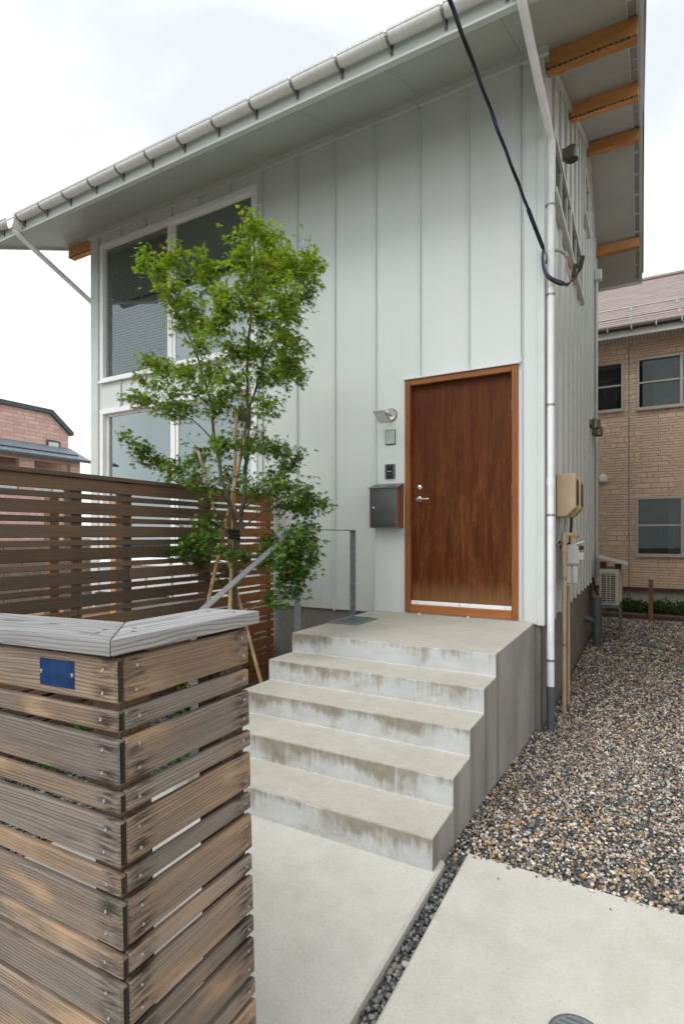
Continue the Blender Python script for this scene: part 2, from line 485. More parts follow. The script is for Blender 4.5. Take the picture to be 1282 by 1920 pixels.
def mat_attr(name, rough, spec=.35, trans=0., sss=False):
    k = NT(name, (.3, .3, .3), rough, 0, spec)
    c = k.n('Attribute', 'Color', {'attribute_name': 'col'})
    if name == 'pebble':
        n = k.noise(k.pos(), 130., 3., .6)
        c2 = k.mix(k.ramp(n, (.3, .35), (.7, 0.)), c, (.05, .05, .05))
        k.set('Base Color', c2)
    else:
        k.set('Base Color', c)
    if trans:
        tl = k.t.nodes.new('ShaderNodeBsdfTranslucent')
        k.t.links.new(k.mix(1., c, (1.5, 1.35, .6), 'MULTIPLY'), tl.inputs[0])
        mx = k.t.nodes.new('ShaderNodeMixShader'); mx.inputs[0].default_value = trans
        k.t.links.new(k.b.outputs[0], mx.inputs[1]); k.t.links.new(tl.outputs[0], mx.inputs[2])
        k.t.links.new(mx.outputs[0], k.out.inputs[0])
    MAT[name] = k.m
mat_attr('pebble', .55, .4)
mat_attr('leaf', .5, .3, .45)

def mat_bark():
    k = NT('bark', (.1, .09, .07), .85, 0, .2)
    p = k.pos()
    n = k.noise(k.map(p, (20, 20, 4)), 1.5, 5., .6)
    k.set('Base Color', k.ramp(n, (.3, (.055, .05, .032)), (.7, (.17, .155, .10))))
    k.bump(n, .4, .004)
    MAT['bark'] = k.m
mat_bark()

def mat_earth(name, a, b, sc=8.):
    k = NT(name, a, .95, 0, .1)
    n = k.noise(k.pos(), sc, 6., .65)
    k.set('Base Color', k.ramp(n, (.3, a), (.7, b)))
    k.bump(k.noise(k.pos(), 60., 3.), .5, .01)
    MAT[name] = k.m
mat_earth('gravel_base', (.07, .066, .058), (.20, .185, .16), 60.)
mat_earth('ground', (.12, .115, .10), (.20, .19, .165), 3.)
mat_earth('moss', (.025, .05, .012), (.06, .10, .02), 40.)
mat_earth('yard_gravel', (.13, .125, .11), (.24, .23, .20), 70.)

def mat_plate():
    k = NT('blue_enamel', (.012, .05, .16), .28, 0, .5)
    n = k.noise(k.pos(), 26., 5.)
    k.set('Base Color', k.ramp(n, (.3, (.004, .026, .10)), (.7, (.008, .042, .135))))
    k.set('Roughness', k.ramp(n, (.3, .25), (.7, .42)))
    MAT['blue_enamel'] = k.m
mat_plate()

# ------------------------------------------------------------------ mesh helpers
class MB:
    def __init__(self): self.v = []; self.f = []
    def add(self, vs, fs):
        o = len(self.v); self.v += [tuple(v) for v in vs]; self.f += [tuple(i + o for i in f) for f in fs]; return self
    def box(self, x0, x1, y0, y1, z0, z1, b=0.):
        if x1 < x0: x0, x1 = x1, x0
        if y1 < y0: y0, y1 = y1, y0
        if z1 < z0: z0, z1 = z1, z0
        if b <= 0:
            vs = [(x, y, z) for x in (x0, x1) for y in (y0, y1) for z in (z0, z1)]
            return self.add(vs, [(0, 1, 3, 2), (4, 6, 7, 5), (0, 4, 5, 1), (2, 3, 7, 6), (0, 2, 6, 4), (1, 5, 7, 3)])
        b = min(b, (x1 - x0) * .45, (y1 - y0) * .45, (z1 - z0) * .45)
        lo = (x0, y0, z0); hi = (x1, y1, z1)
        vs = []; idx = {}
        for sx in (0, 1):
            for sy in (0, 1):
                for sz in (0, 1):
                    s = (sx, sy, sz)
                    for a in range(3):
                        v = []
                        for d in range(3):
                            e = hi[d] if s[d] else lo[d]
                            if d != a: e += -b if s[d] else b
                            v.append(e)
                        idx[(s, a)] = len(vs); vs.append(v)
        fs = []
        for a in range(3):
            u, w = [d for d in range(3) if d != a]
            for sa in (0, 1):
                q = []
                for su, sw in ((0, 0), (1, 0), (1, 1), (0, 1)):
                    s = [0, 0, 0]; s[a] = sa; s[u] = su; s[w] = sw
                    q.append(idx[(tuple(s), a)])
                fs.append(q)
        for a in range(3):
            u, w = [d for d in range(3) if d != a]
            for su in (0, 1):
                for sw in (0, 1):
                    s0 = [0, 0, 0]; s0[u] = su; s0[w] = sw; s1 = list(s0); s1[a] = 1
                    s0 = tuple(s0); s1 = tuple(s1)
                    fs.append((idx[(s0, u)], idx[(s1, u)], idx[(s1, w)], idx[(s0, w)]))
        for sx in (0, 1):
            for sy in (0, 1):
                for sz in (0, 1):
                    fs.append([idx[((sx, sy, sz), a)] for a in range(3)])
        return self.add(vs, fs)
    def prism(self, poly, axis, a0, a1):
        """poly: 2-D points in the other two axes (in xyz order)"""
        def mk(p, a):
            l = list(p); l.insert(axis, a); return l
        n = len(poly)
        vs = [mk(p, a0) for p in poly] + [mk(p, a1) for p in poly]
        fs = [tuple(range(n)), tuple(range(n, 2 * n))] + [(i, (i + 1) % n, n + (i + 1) % n, n + i) for i in range(n)]
        return self.add(vs, fs)
    def tube(self, pts, r, n=10, cap=True):
        pts = [Vector(p) for p in pts]
        rs = r if isinstance(r, (list, tuple)) else [r] * len(pts)
        rings = []; up = None
        for i, p in enumerate(pts):
            d = ((pts[min(i + 1, len(pts) - 1)] - p).normalized() + (p - pts[max(i - 1, 0)]).normalized())
            d = d.normalized() if d.length > 1e-6 else Vector((0, 0, 1))
            if up is None:
                up = Vector((0, 0, 1)) if abs(d.z) < .9 else Vector((1, 0, 0))
            a = d.cross(up)
            if a.length < 1e-4: a = d.cross(Vector((1, .3, 0)))
            a.normalize(); b = a.cross(d).normalized(); up = b
            rings.append([p + (a * math.cos(2 * math.pi * k / n) + b * math.sin(2 * math.pi * k / n)) * rs[i] for k in range(n)])
        vs = [v for ring in rings for v in ring]; fs = []
        for i in range(len(pts) - 1):
            for k in range(n):
                fs.append((i * n + k, i * n + (k + 1) % n, (i + 1) * n + (k + 1) % n, (i + 1) * n + k))
        if cap:
            fs.append(tuple(range(n))); fs.append(tuple(range((len(pts) - 1) * n, len(pts) * n)))
        return self.add(vs, fs)
    def lathe(self, c, axis, prof, n=20):
        """prof: (distance along axis, radius)"""
        ax = Vector(axis).normalized()
        a = ax.cross(Vector((0, 0, 1)) if abs(ax.z) < .9 else Vector((1, 0, 0))).normalized(); b = ax.cross(a)
        vs = []
        for h, r in prof:
            for k in range(n):
                t = 2 * math.pi * k / n
                vs.append(Vector(c) + ax * h + (a * math.cos(t) + b * math.sin(t)) * max(r, 1e-4))
        fs = []
        for i in range(len(prof) - 1):
            for k in range(n): fs.append((i * n + k, i * n + (k + 1) % n, (i + 1) * n + (k + 1) % n, (i + 1) * n + k))
        fs.append(tuple(range(n))); fs.append(tuple(range((len(prof) - 1) * n, len(prof) * n)))
        return self.add(vs, fs)

WL = {}
def mesh_from(name, mb, mat, origin=(0, 0, 0), smooth=None):
    me = bpy.data.meshes.new(name)
    o = Vector(origin)
    me.from_pydata([tuple(Vector(v) - o) for v in mb.v], [], mb.f)
    bm = bmesh.new(); bm.from_mesh(me)
    bmesh.ops.recalc_face_normals(bm, faces=bm.faces)
    bm.to_mesh(me); bm.free()
    if smooth is not None:
        for p in me.polygons: p.use_smooth = True
        me.set_sharp_from_angle(angle=R(smooth))
    me.materials.append(MAT[mat] if isinstance(mat, str) else mat)
    return me

def put(name, mb, mat, parent=None, origin=None, smooth=None):
    if origin is None:
        a = np.array(mb.v); origin = tuple((a.min(0) + a.max(0)) / 2)
    me = mesh_from(name, mb, mat, origin, smooth)
    return place(name, me, origin, parent)

def place(name, me, wloc, parent=None, rot=None):
    ob = bpy.data.objects.new(name, me)
    COL.objects.link(ob)
    w = Vector(wloc)
    if parent is not None:
        ob.parent = parent
        ob.location = w - WL[parent.name]
    else:
        ob.location = w
    if rot: ob.rotation_euler = rot
    WL[ob.name] = w
    return ob

def tag(o, label, cat, group=None):
    o['label'] = label; o['category'] = cat
    if group: o['group'] = group
    return o

def thing(name, loc, label, cat, group=None):
    e = bpy.data.objects.new(name, None)
    COL.objects.link(e); e.location = loc; e.empty_display_size = .1
    WL[e.name] = Vector(loc)
    return tag(e, label, cat, group)

def timber(name, x0, x1, y0, y1, z0, z1, axis, mat, parent, b=.003):
    """a board whose local x (the grain) runs along the given world axis"""
    dx, dy, dz = x1 - x0, y1 - y0, z1 - z0
    L, w, h, rot = {'x': (dx, dy, dz, (0, 0, 0)), 'y': (dy, dx, dz, (0, 0, R(90))), 'z': (dz, dy, dx, (0, R(-90), 0))}[axis]
    key = (name, round(L, 4), round(w, 4), round(h, 4), mat, b)
    if key not in TIMBER:
        me = mesh_from(name, MB().box(-L / 2, L / 2, -w / 2, w / 2, -h / 2, h / 2, b), mat)
        at = me.attributes.new('len', 'FLOAT', 'POINT'); at.data.foreach_set('value', [L] * len(me.vertices))
        if name == 'slat':
            me.materials.append(MAT['end_grain'])
            for p in me.polygons:
                if abs(p.normal.x) > .9: p.material_index = 1
        TIMBER[key] = me
    return place(name, TIMBER[key], ((x0 + x1) / 2, (y0 + y1) / 2, (z0 + z1) / 2), parent, rot)
TIMBER = {}

def structure(o): o['kind'] = 'structure'; return o
def stuff(o): o['kind'] = 'stuff'; return o

# ================================================================== THE GROUND
def grav_z(x, y):
    t = np.clip((np.asarray(y, float) - 2.5) / 2.6, 0, 1)
    return -.035 - .165 * (t * t * (3 - 2 * t))

m = MB()
m.add([(-300, -60, -.32), (300, -60, -.32), (300, 400, -.32), (-300, 400, -.32)], [(0, 1, 2, 3)])
structure(put('ground', m, 'ground', origin=(0, 0, 0)))

# paving slabs with eased edges
m = MB().box(-2.56, -.80, -3.0, 2.45, -.12, 0., .012)
structure(put('path_slab', m, 'paving', origin=(0, 0, 0)))
m = MB().box(-.728, 3.2, -3.0, 2.56, -.12, 0., .010)
structure(put('driveway_slab', m, 'paving', origin=(0, 0, 0)))

# gravel bed sheet
def sheet(name, x0, x1, y0, y1, nx, ny, zf, mat):
    mb = MB(); xs = np.linspace(x0, x1, nx); ys = np.linspace(y0, y1, ny)
    vs = [(x, y, float(zf(x, y))) for y in ys for x in xs]
    fs = [(j * nx + i, j * nx + i + 1, (j + 1) * nx + i + 1, (j + 1) * nx + i) for j in range(ny - 1) for i in range(nx - 1)]
    mb.add(vs, fs)
    return structure(put(name, mb, mat, origin=(0, 0, 0)))
sheet('gravel_bed', -.83, 4.0, 2.45, 12.62, 4, 40, lambda x, y: grav_z(x, y) - .012, 'gravel_base')
sheet('drain_channel_bed', -.83, -.70, -3.0, 2.50, 2, 2, lambda x, y: -.058, 'gravel_base')
sheet('garden_bed', -3.75, -2.40, -1.0, 5.1, 3, 3, lambda x, y: -.03, 'gravel_base')
sheet('side_yard', -30, -3.6, -4, 20, 2, 2, lambda x, y: -.05, 'yard_gravel')

PAL = [((.045, .051, .060), .17), ((.095, .102, .108), .19), ((.22, .22, .21), .17), ((.42, .385, .33), .16), ((.55, .43, .29), .11),
       ((.56, .31, .11), .055), ((.70, .64, .55), .11), ((.76, .73, .68), .055), ((.22, .16, .105), .07), ((.44, .20, .08), .025)]
PAL_DARK = [((.075, .083, .094), .22), ((.12, .128, .135), .30), ((.21, .215, .21), .25), ((.26, .25, .225), .1), ((.38, .32, .25), .06), ((.5, .46, .40), .02)]

ICO_V = None
def ico():
    global ICO_V
    bm = bmesh.new(); bmesh.ops.create_icosphere(bm, subdivisions=1, radius=1.0)
    v = np.array([x.co[:] for x in bm.verts]); f = np.array([[a.index for a in p.verts] for p in bm.faces])
    bm.free(); return v, f

def pebble_mesh(name, xy, z, size, pal, flat=(.45, .75), seed=1, bias=None):
    rg = np.random.default_rng(seed)
    n = len(xy); bv, bf = ico(); k = len(bv)
    sx = size * rg.uniform(.75, 1.35, n); sy = size * rg.uniform(.6, 1.0, n); sz = size * rg.uniform(flat[0], flat[1], n)
    V = np.repeat(bv[None], n, 0) * rg.uniform(.78, 1.18, (n, k, 1))
    V = V * np.stack([sx, sy, sz], 1)[:, None]
    # random tilt and spin
    tilt = rg.normal(0, .35, n); ca, sa = np.cos(tilt)[:, None], np.sin(tilt)[:, None]
    y = V[..., 1] * ca - V[..., 2] * sa; zz = V[..., 1] * sa + V[..., 2] * ca
    V[..., 1], V[..., 2] = y, zz
    sp = rg.uniform(0, 2 * math.pi, n); ca, sa = np.cos(sp)[:, None], np.sin(sp)[:, None]
    x = V[..., 0] * ca - V[..., 1] * sa; y = V[..., 0] * sa + V[..., 1] * ca
    V[..., 0], V[..., 1] = x, y
    V += np.stack([xy[:, 0], xy[:, 1], z], 1)[:, None]
    F = (bf[None] + (np.arange(n) * k)[:, None, None]).reshape(-1, 3)
    me = bpy.data.meshes.new(name)
    me.vertices.add(n * k); me.vertices.foreach_set('co', V.reshape(-1).astype(np.float32))
    me.loops.add(F.size); me.loops.foreach_set('vertex_index', F.reshape(-1).astype(np.int32))
    me.polygons.add(len(F)); me.polygons.foreach_set('loop_start', (np.arange(len(F)) * 3).astype(np.int32))
    me.polygons.foreach_set('use_smooth', np.ones(len(F), bool))
    me.update()
    cols = np.array([c for c, w in pal]); w = np.array([w for c, w in pal]); w = w / w.sum()
    c = cols[rg.choice(len(cols), n, p=w)] * rg.uniform(.75, 1.25, (n, 1)) * rg.uniform(.94, 1.06, (n, 3))
    at = me.attributes.new('col', 'FLOAT_COLOR', 'POINT')
    rgba = np.ones((n * k, 4), np.float32); rgba[:, :3] = np.repeat(c, k, 0)
    at.data.foreach_set('color', rgba.reshape(-1))
    me.materials.append(MAT['pebble'])
    return me

def jitter(x0, x1, y0, y1, s, rg, layers=1):
    out = []
    for l in range(layers):
        gx, gy = np.meshgrid(np.arange(x0, x1, s) + s * .5 * l, np.arange(y0, y1, s) + s * .5 * l)
        p = np.stack([gx.ravel(), gy.ravel()], 1) + rg.uniform(-.5, .5, (gx.size, 2)) * s
        out.append(p)
    return np.concatenate(out)

def gravel(name, parts, pal, label, cat, zf, seed):
    rg = np.random.default_rng(seed); XY = []; Z = []; SZ = []
    for (x0, x1, y0, y1, s, sz) in parts:
        p = jitter(x0, x1, y0, y1, s, rg)
        XY.append(p); Z.append(zf(p[:, 0], p[:, 1]) + rg.uniform(-.22, .38, len(p)) * sz)
        u = rg.uniform(0, 1, len(p))
        SZ.append(sz * (.62 + .75 * u ** 2))
    XY = np.concatenate(XY); Z = np.concatenate(Z); SZ = np.concatenate(SZ)
    keep = np.ones(len(XY), bool)
    keep &= ~((XY[:, 0] < -.742) & (XY[:, 1] > 4.95) & (XY[:, 0] > -.9))
    me = pebble_mesh(name, XY[keep], Z[keep], SZ[keep], pal, seed=seed)
    o = place(name, me, (0, 0, 0))
    return tag(stuff(o), label, cat)

gravel('river_gravel', [(-.815, .75, 2.57, 5.4, .0162, .0116), (.75, 2.3, 2.57, 5.4, .026, .017),
                        (-.735, .95, 5.4, 8.4, .021, .0145), (.95, 2.25, 5.4, 8.4, .03, .02),
                        (-.735, 1.3, 8.4, 12.58, .03, .0205), (1.3, 2.25, 8.4, 12.58, .04, .027)],
       PAL, 'bed of multicoloured river gravel beside the house and steps', 'gravel', grav_z, 3)
gravel('channel_pebbles', [(-.80, -.728, .6, 2.57, .0185, .0140)], PAL_DARK,
       'narrow strip of dark pebbles between the two paving slabs', 'pebbles', lambda x, y: np.full(np.shape(x), -.044), 8)
gravel('garden_gravel', [(-3.55, -2.57, .8, 3.9, .028, .0185)], PAL_DARK,
       'grey gravel of the small garden behind the slatted fence corner', 'gravel', lambda x, y: np.full(np.shape(x), -.02), 9)

gravel('stray_pebbles', [(-.70, 1.7, 2.54, 2.565, .04, .0085), (-.69, .2, 2.46, 2.54, .17, .006)], PAL,
       'few stray pebbles scattered on the far edge of the driveway slab', 'pebbles', lambda x, y: np.full(np.shape(x), .004), 17)

# ================================================================== CONCRETE STEPS
YL, RUN, RISE = 3.547, .3044, .15
XS0, XS1 = -2.417, -.822
poly = [(2.329 - .0, -.35)]
y = YL - 4 * RUN
for i in range(5):
    z1 = RISE * (i + 1)
    poly += [(y + .004, RISE * i), (y, z1 - .006), (y + .006, z1)] if i else [(y, z1 - .006), (y + .006, z1)]
    y += RUN
    if i < 4: poly += [(y + .004, z1)]
poly += [(4.99, .75), (4.99, -.35)]
poly[0] = (YL - 4 * RUN + .004, -.35)
clean = []
for p in poly:
    if not clean or (abs(p[0] - clean[-1][0]) + abs(p[1] - clean[-1][1])) > 1e-5: clean.append(p)
m = MB().prism(clean, 0, XS0, XS1)
steps = put('concrete_steps', m, 'step_concrete', origin=(-1.62, 3.6, 0))
tag(steps, 'stained pale concrete steps and landing leading up to the brown door', 'steps')
bpy.context.view_layer.objects.active = steps
bv = steps.modifiers.new('ease', 'BEVEL'); bv.width = .007; bv.segments = 2; bv.limit_method = 'ANGLE'; bv.angle_limit = R(50)

# ================================================================== THE HOUSE
XL, XR, YF, YB = -6.819, -.746, 5.0, 11.2
ZB, ZT = .7325, 5.785
SL = .44
YR = 9.3                      # ridge
ZR = ZT + SL * (YR - YF)
def soff(y): return ZT + SL * (y - YF) if y < YR else ZR - SL * (y - YR)

house = thing('house', (-3.78, 8.1, 0), 'pale grey-green metal-clad house with deep eaves and brown wooden door', 'house')

# foundation
m = MB()
m.box(XL + .03, XR - .035, YF + .035, YB - .03, -.34, ZB + .02)
put('foundation', m, 'foundation', house)

# openings on the front wall  (x0,x1,z0,z1)
UPW = (-6.60, -3.90, 3.665, 5.56)
LOW = (-6.60, -3.90, 1.15, 3.25)
DOOR = (-2.046, -.962, .763, 3.053)
OPEN = [UPW, LOW, DOOR]
SP = .4793
seams = [-.932 - SP * k for k in range(12)]

def rects_minus(x0, x1, z0, z1, holes):
    rs = [(x0, x1, z0, z1)]
    for h in holes:
        out = []
        for (a, b, c, d) in rs:
            if h[1] <= a or h[0] >= b or h[3] <= c or h[2] >= d: out.append((a, b, c, d)); continue
            if h[0] > a: out.append((a, h[0], c, d))
            if h[1] < b: out.append((h[1], b, c, d))
            aa, bb = max(a, h[0]), min(b, h[1])
            if h[2] > c: out.append((aa, bb, c, h[2]))
            if h[3] < d: out.append((aa, bb, h[3], d))
        rs = out
    return rs

# wall core (solid, pierced)
m = MB()
for (a, b, c, d) in rects_minus(XL + .02, XR - .03, ZB + .03, ZT + .03, OPEN):
    m.box(a, b, YF + .012, YF + .10, c, d)
front_wall = put('front_wall', m, 'trim', house)
ss = sorted(seams)
edges = [XL + .15] + ss + [XR + .0]
for a, b in zip(edges[:-1], edges[1:]):
    for r in rects_minus(a + .0015, b - .0015, ZB, ZT - .03, OPEN):
        if r[1] - r[0] > .004: put('siding_panel', MB().box(r[0], r[1], YF, YF + .010, r[2], r[3]), 'siding', front_wall)
for x in ss:
    for r in rects_minus(x - .010, x + .010, ZB - .004, ZT - .03, [(o[0] - .03, o[1] + .03, o[2] - .02, o[3] + .02) for o in OPEN]):
        m = MB(); m.prism([(r[0], YF - .001), (r[0] + .002, YF - .024), (r[0] + .005, YF - .027), (r[1] - .005, YF - .027), (r[1] - .002, YF - .024), (r[1], YF - .001)], 2, r[2], r[3])
        m.box(r[0] - .002, r[1] + .002, YF - .030, YF - .0005, r[2] - .006, r[2] + .034)
        put('standing_seam', m, 'trim', front_wall)
# corner trims and frieze under the soffit
m = MB(); m.box(XL, XL + .155, YF - .028, YF + .13, ZB - .01, ZT - .02, .003)
put('corner_trim', m, 'trim', house)
m = MB(); m.box(XR - .055, XR + .006, YF - .012, YF + .05, ZB - .006, ZT - .02, .003)
put('corner_trim', m, 'trim', house)
m = MB(); m.box(XL - .04, XR + .045, YF - .040, YF - .002, ZT - .075, ZT - .018, .003)
m.box(XL - .04, XR + .045, YF - .058, YF - .002, ZT - .020, ZT + .012, .003)
put('frieze', m, 'trim', house)

# side wall (right)
def gable(y0, y1): return soff(y0), soff(y1)
m = MB()
m.prism([(YF + .04, ZB + .02), (YB - .05, ZB + .02), (YB - .05, soff(YB)), (YR, ZR), (YF + .04, ZT)], 0, XR - .10, XR - .012)
side_wall = put('side_wall', m, 'trim', house)
ys = [YF + .05 + SP * k for k in range(1, 13)]
ye = [YF + .05] + [y for y in ys if y < YB - .1] + [YB - .04]
for a, b in zip(ye[:-1], ye[1:]):
    m = MB()
    pl = [(a + .0015, ZB), (b - .0015, ZB), (b - .0015, soff(b) - .01)]
    if a < YR < b: pl.append((YR, ZR - .01))
    pl.append((a + .0015, soff(a) - .01))
    m.prism(pl, 0, XR - .011, XR)
    put('siding_panel', m, 'siding', side_wall)
for y in ye[1:-1]:
    m = MB()
    m.prism([(XR - .001, y - .013), (XR + .024, y - .011), (XR + .028, y - .008), (XR + .028, y + .008), (XR + .024, y + .011), (XR - .001, y + .013)], 2, ZB - .004, soff(y) - .03)
    m.box(XR - .0005, XR + .031, y - .015, y + .015, ZB - .010, ZB + .034)
    put('standing_seam', m, 'trim', side_wall)
m = MB(); m.box(XR - .02, XR + .034, YB - .06, YB + .01, ZB - .006, soff(YB) - .02, .003)
put('corner_trim', m, 'trim', house)
# left and back walls
m = MB(); m.prism([(YF + .14, ZB), (YB - .05, ZB), (YB - .05, soff(YB)), (YR, ZR), (YF + .14, soff(YF + .14))], 0, XL + .004, XL + .10)
put('left_wall', m, 'siding', house)
m = MB(); m.box(XL + .004, XR - .02, YB - .049, YB, ZB, soff(YB))
put('back_wall', m, 'siding', house)

# ---- roof
XO0, XO1 = -7.57, .02
YE0, YE1 = 3.975, 12.05
ZE0, ZE1 = soff(YE0), soff(YE1)
TH = .20
m = MB()
m.prism([(YE0 + .03, ZE0 + .03), (YR, ZR + .02), (YE1 - .03, ZE1 + .03), (YE1 - .03, ZE1 + TH), (YR, ZR + TH), (YE0 + .03, ZE0 + TH)], 0, XO0 + .03, XO1 - .03)
roof = put('roof', m, 'trim', house)
m = MB()
d = .035
m.prism([(YE0 - .05, ZE0 + TH - .02), (YR, ZR + TH + .004), (YE1 + .04, ZE1 + TH - .014), (YE1 + .04, ZE1 + TH + d - .014), (YR, ZR + TH + d), (YE0 - .05, ZE0 + TH + d - .02)], 0, XO0 - .02, XO1 + .022)
put('roof_sheet', m, 'roof_metal', roof)
# soffit boards, front eave: panels with fine joints
def slope_panel(name, x0, x1, y0, y1, mat='soffit', t=.012, drop=0.):
    m = MB(); m.prism([(y0, soff(y0) - drop), (y1, soff(y1) - drop), (y1, soff(y1) + t - drop), (y0, soff(y0) + t - drop)], 0, x0, x1)
    return put(name, m, mat, roof)
jx = [XO0 + .02, -6.46, -5.50, -4.56, -3.64, -2.74, -1.84, -.92, XO1 - .13]
for a, b in zip(jx[:-1], jx[1:]):
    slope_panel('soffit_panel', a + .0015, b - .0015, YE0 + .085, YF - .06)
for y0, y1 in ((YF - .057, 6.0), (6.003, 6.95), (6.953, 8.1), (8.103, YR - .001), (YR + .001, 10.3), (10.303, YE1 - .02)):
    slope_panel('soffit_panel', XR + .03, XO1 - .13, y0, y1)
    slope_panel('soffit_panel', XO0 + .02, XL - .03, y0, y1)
# ventilated strip along the front eave and the rake: a dark slot with short bridges
slope_panel('vent_slot', XO0 + .02, XO1 - .13, YE0 + .045, YE0 + .083, 'dark_slot', .01, -.006)
x = XO0 + .06
while x < XO1 - .2:
    m = MB().prism([(YE0 + .044, soff(YE0 + .044) - .001), (YE0 + .084, soff(YE0 + .084) - .001), (YE0 + .084, soff(YE0 + .084) + .008), (YE0 + .044, soff(YE0 + .044) + .008)], 0, x, x + .05)
    put('vent_bridge', m, 'soffit', roof)
    x += .45
def rake_strip(name, xa, xb, mat, drop, t, segs):
    m = MB()
    for y0, y1 in segs:
        m.prism([(y0, soff(y0) - drop), (y1, soff(y1) - drop), (y1, soff(y1) - drop + t), (y0, soff(y0) - drop + t)], 0, xa, xb)
    return put(name, m, mat, roof)
rake_strip('vent_slot', XO1 - .115, XO1 - .055, 'vent_grey', -.006, .006, [(YE0 + .08, YR - .002), (YR + .002, YE1 - .05)])
seg = []
for y0, y1 in ((YE0 + .08, YR - .01), (YR + .01, YE1 - .06)):
    n = int((y1 - y0) / .33)
    for i in range(n + 1):
        yy = y0 + (y1 - y0) * i / n
        seg.append((yy - .012, yy + .012) if 0 < i < n else ((yy, yy + .02) if i == 0 else (yy - .02, yy)))
for sg_ in seg: rake_strip('vent_bridge', XO1 - .130, XO1 - .040, 'trim', 0., .012, [sg_])
rake_strip('vent_rail', XO1 - .129, XO1 - .116, 'trim', .002, .012, [(YE0 + .08, YR - .002), (YR + .002, YE1 - .05)])
rake_strip('vent_rail', XO1 - .054, XO1 - .031, 'trim', .002, .012, [(YE0 + .08, YR - .002), (YR + .002, YE1 - .05)])
# fascias
m = MB(); m.box(XO0 + .003, XO1 - .003, YE0, YE0 + .028, ZE0 - .005, ZE0 + TH + .01, .003)
m.box(XO0 + .003, XO1 - .003, YE0 - .012, YE0 + .044, ZE0 - .028, ZE0 - .0055, .003)
put('fascia', m, 'trim', roof)
m = MB(); m.box(XO0, XO1, YE1 - .03, YE1, ZE1 - .04, ZE1 + TH - .03, .003)
put('fascia', m, 'trim', roof)
for xa, xb in ((XO1 - .03, XO1), (XO0, XO0 + .03)):
    m = MB()
    m.prism([(YE0 + .03, soff(YE0 + .03) - .03), (YR, ZR - .03), (YE1 - .03, soff(YE1 - .03) - .03), (YE1 - .03, ZE1 + TH - .01), (YR, ZR + TH), (YE0 + .03, ZE0 + TH)], 0, xa, xb)
    put('rake_board', m, 'trim', roof)
# rake wall trim under the soffit
m = MB()
m.prism([(YF + .06, soff(YF + .06) - .10), (YR, ZR - .10), (YB - .07, soff(YB - .07) - .10), (YB - .07, soff(YB - .07) - .005), (YR, ZR - .005), (YF + .06, soff(YF + .06) - .005)], 0, XR + .003, XR + .034)
put('frieze', m, 'trim', house)
# purlin ends under both rakes
def purlin(y, xa, xb, h=.165, w=.105):
    m = MB(); z1 = min(soff(y - w / 2), soff(y + w / 2)) - .003
    L = xb - xa; th = .004
    me = MB().box(-L / 2, L / 2, -w / 2, w / 2, -h, 0, .004)
    mesh = mesh_from('roof_beam', me, 'beam_wood')
    b = place('roof_beam', mesh, ((xa + xb) / 2, y, z1 + .0), house)
    # weathered sealant line on the underside
    m = MB()
    for i in range(16):
        u0 = xa + (xb - xa) * (i + .08) / 16; u1 = xa + (xb - xa) * (i + .86) / 16; o = random.uniform(-.004, .004)
        m.box(u0, u1, y - w / 2 - .004, y - w / 2 + .010 + o, z1 - h - .004, z1 - h + .008 + o, .002)
    if w > .1 and y < 8: stuff(put('sealant_bead', m, 'dark_slot', b))
for y in (5.115, 6.95, 9.28, 11.08):
    purlin(y, XR + .012, XO1 - .045)
    if y < 6: purlin(y + .0, XO0 + .12, XL - .01)

# ---- gutter with brackets
GR = .056; GY = YE0 - .012 - GR; GZ = ZE0 + .125
m = MB()
n = 12
prof = [(GY + GR * math.cos(math.pi + math.pi * k / n), GZ + GR * math.sin(math.pi + math.pi * k / n)) for k in range(n + 1)]
inner = [(GY + (GR - .004) * math.cos(math.pi + math.pi * k / n), GZ + (GR - .004) * math.sin(math.pi + math.pi * k / n)) for k in range(n, -1, -1)]
m.prism(prof + inner, 0, XO0 - .01, XO1 + .01)
gutter = put('gutter', m, 'gutter_metal', house, smooth=40)
m = MB().tube([(XO0 - .01, GY - GR, GZ), (XO1 + .01, GY - GR, GZ)], .006, 8)
put('gutter_bead', m, 'gutter_metal', gutter, smooth=60)
bx = -.394
while bx > XO0:
    m = MB()
    for k in range(8):
        a0 = math.pi * .93 + math.pi * 1.02 * k / 8; a1 = math.pi * .93 + math.pi * 1.02 * (k + 1) / 8
        r0, r1 = GR + .001, GR + .006
        q = [(GY + r0 * math.cos(a0), GZ + r0 * math.sin(a0)), (GY + r0 * math.cos(a1), GZ + r0 * math.sin(a1)),
             (GY + r1 * math.cos(a1), GZ + r1 * math.sin(a1)), (GY + r1 * math.cos(a0), GZ + r1 * math.sin(a0))]
        m.prism(q, 0, bx - .011, bx + .011)
    # strut down to the fascia and drilled flange
    m.prism([(YE0 - .0005, GZ - .105), (YE0 - .0005, GZ + .03), (YE0 - .006, GZ + .03), (YE0 - .006, GZ - .105)], 0, bx - .012, bx + .012)
    m.prism([(YE0 - .006, GZ - .09), (YE0 - .006, GZ - .078), (GY - .004, GZ - GR - .001), (GY - .004, GZ - GR - .009)], 0, bx - .006, bx + .006)
    br = put('gutter_bracket', m, 'steel_bracket', gutter)
    for dz in (-.095, -.045): put('bracket_bolt', MB().lathe((bx + .005, YE0 - .006, GZ + dz), (0, -1, 0), [(0, .005), (.004, .004)], 8), 'dark_slot', br)
    bx -= .45

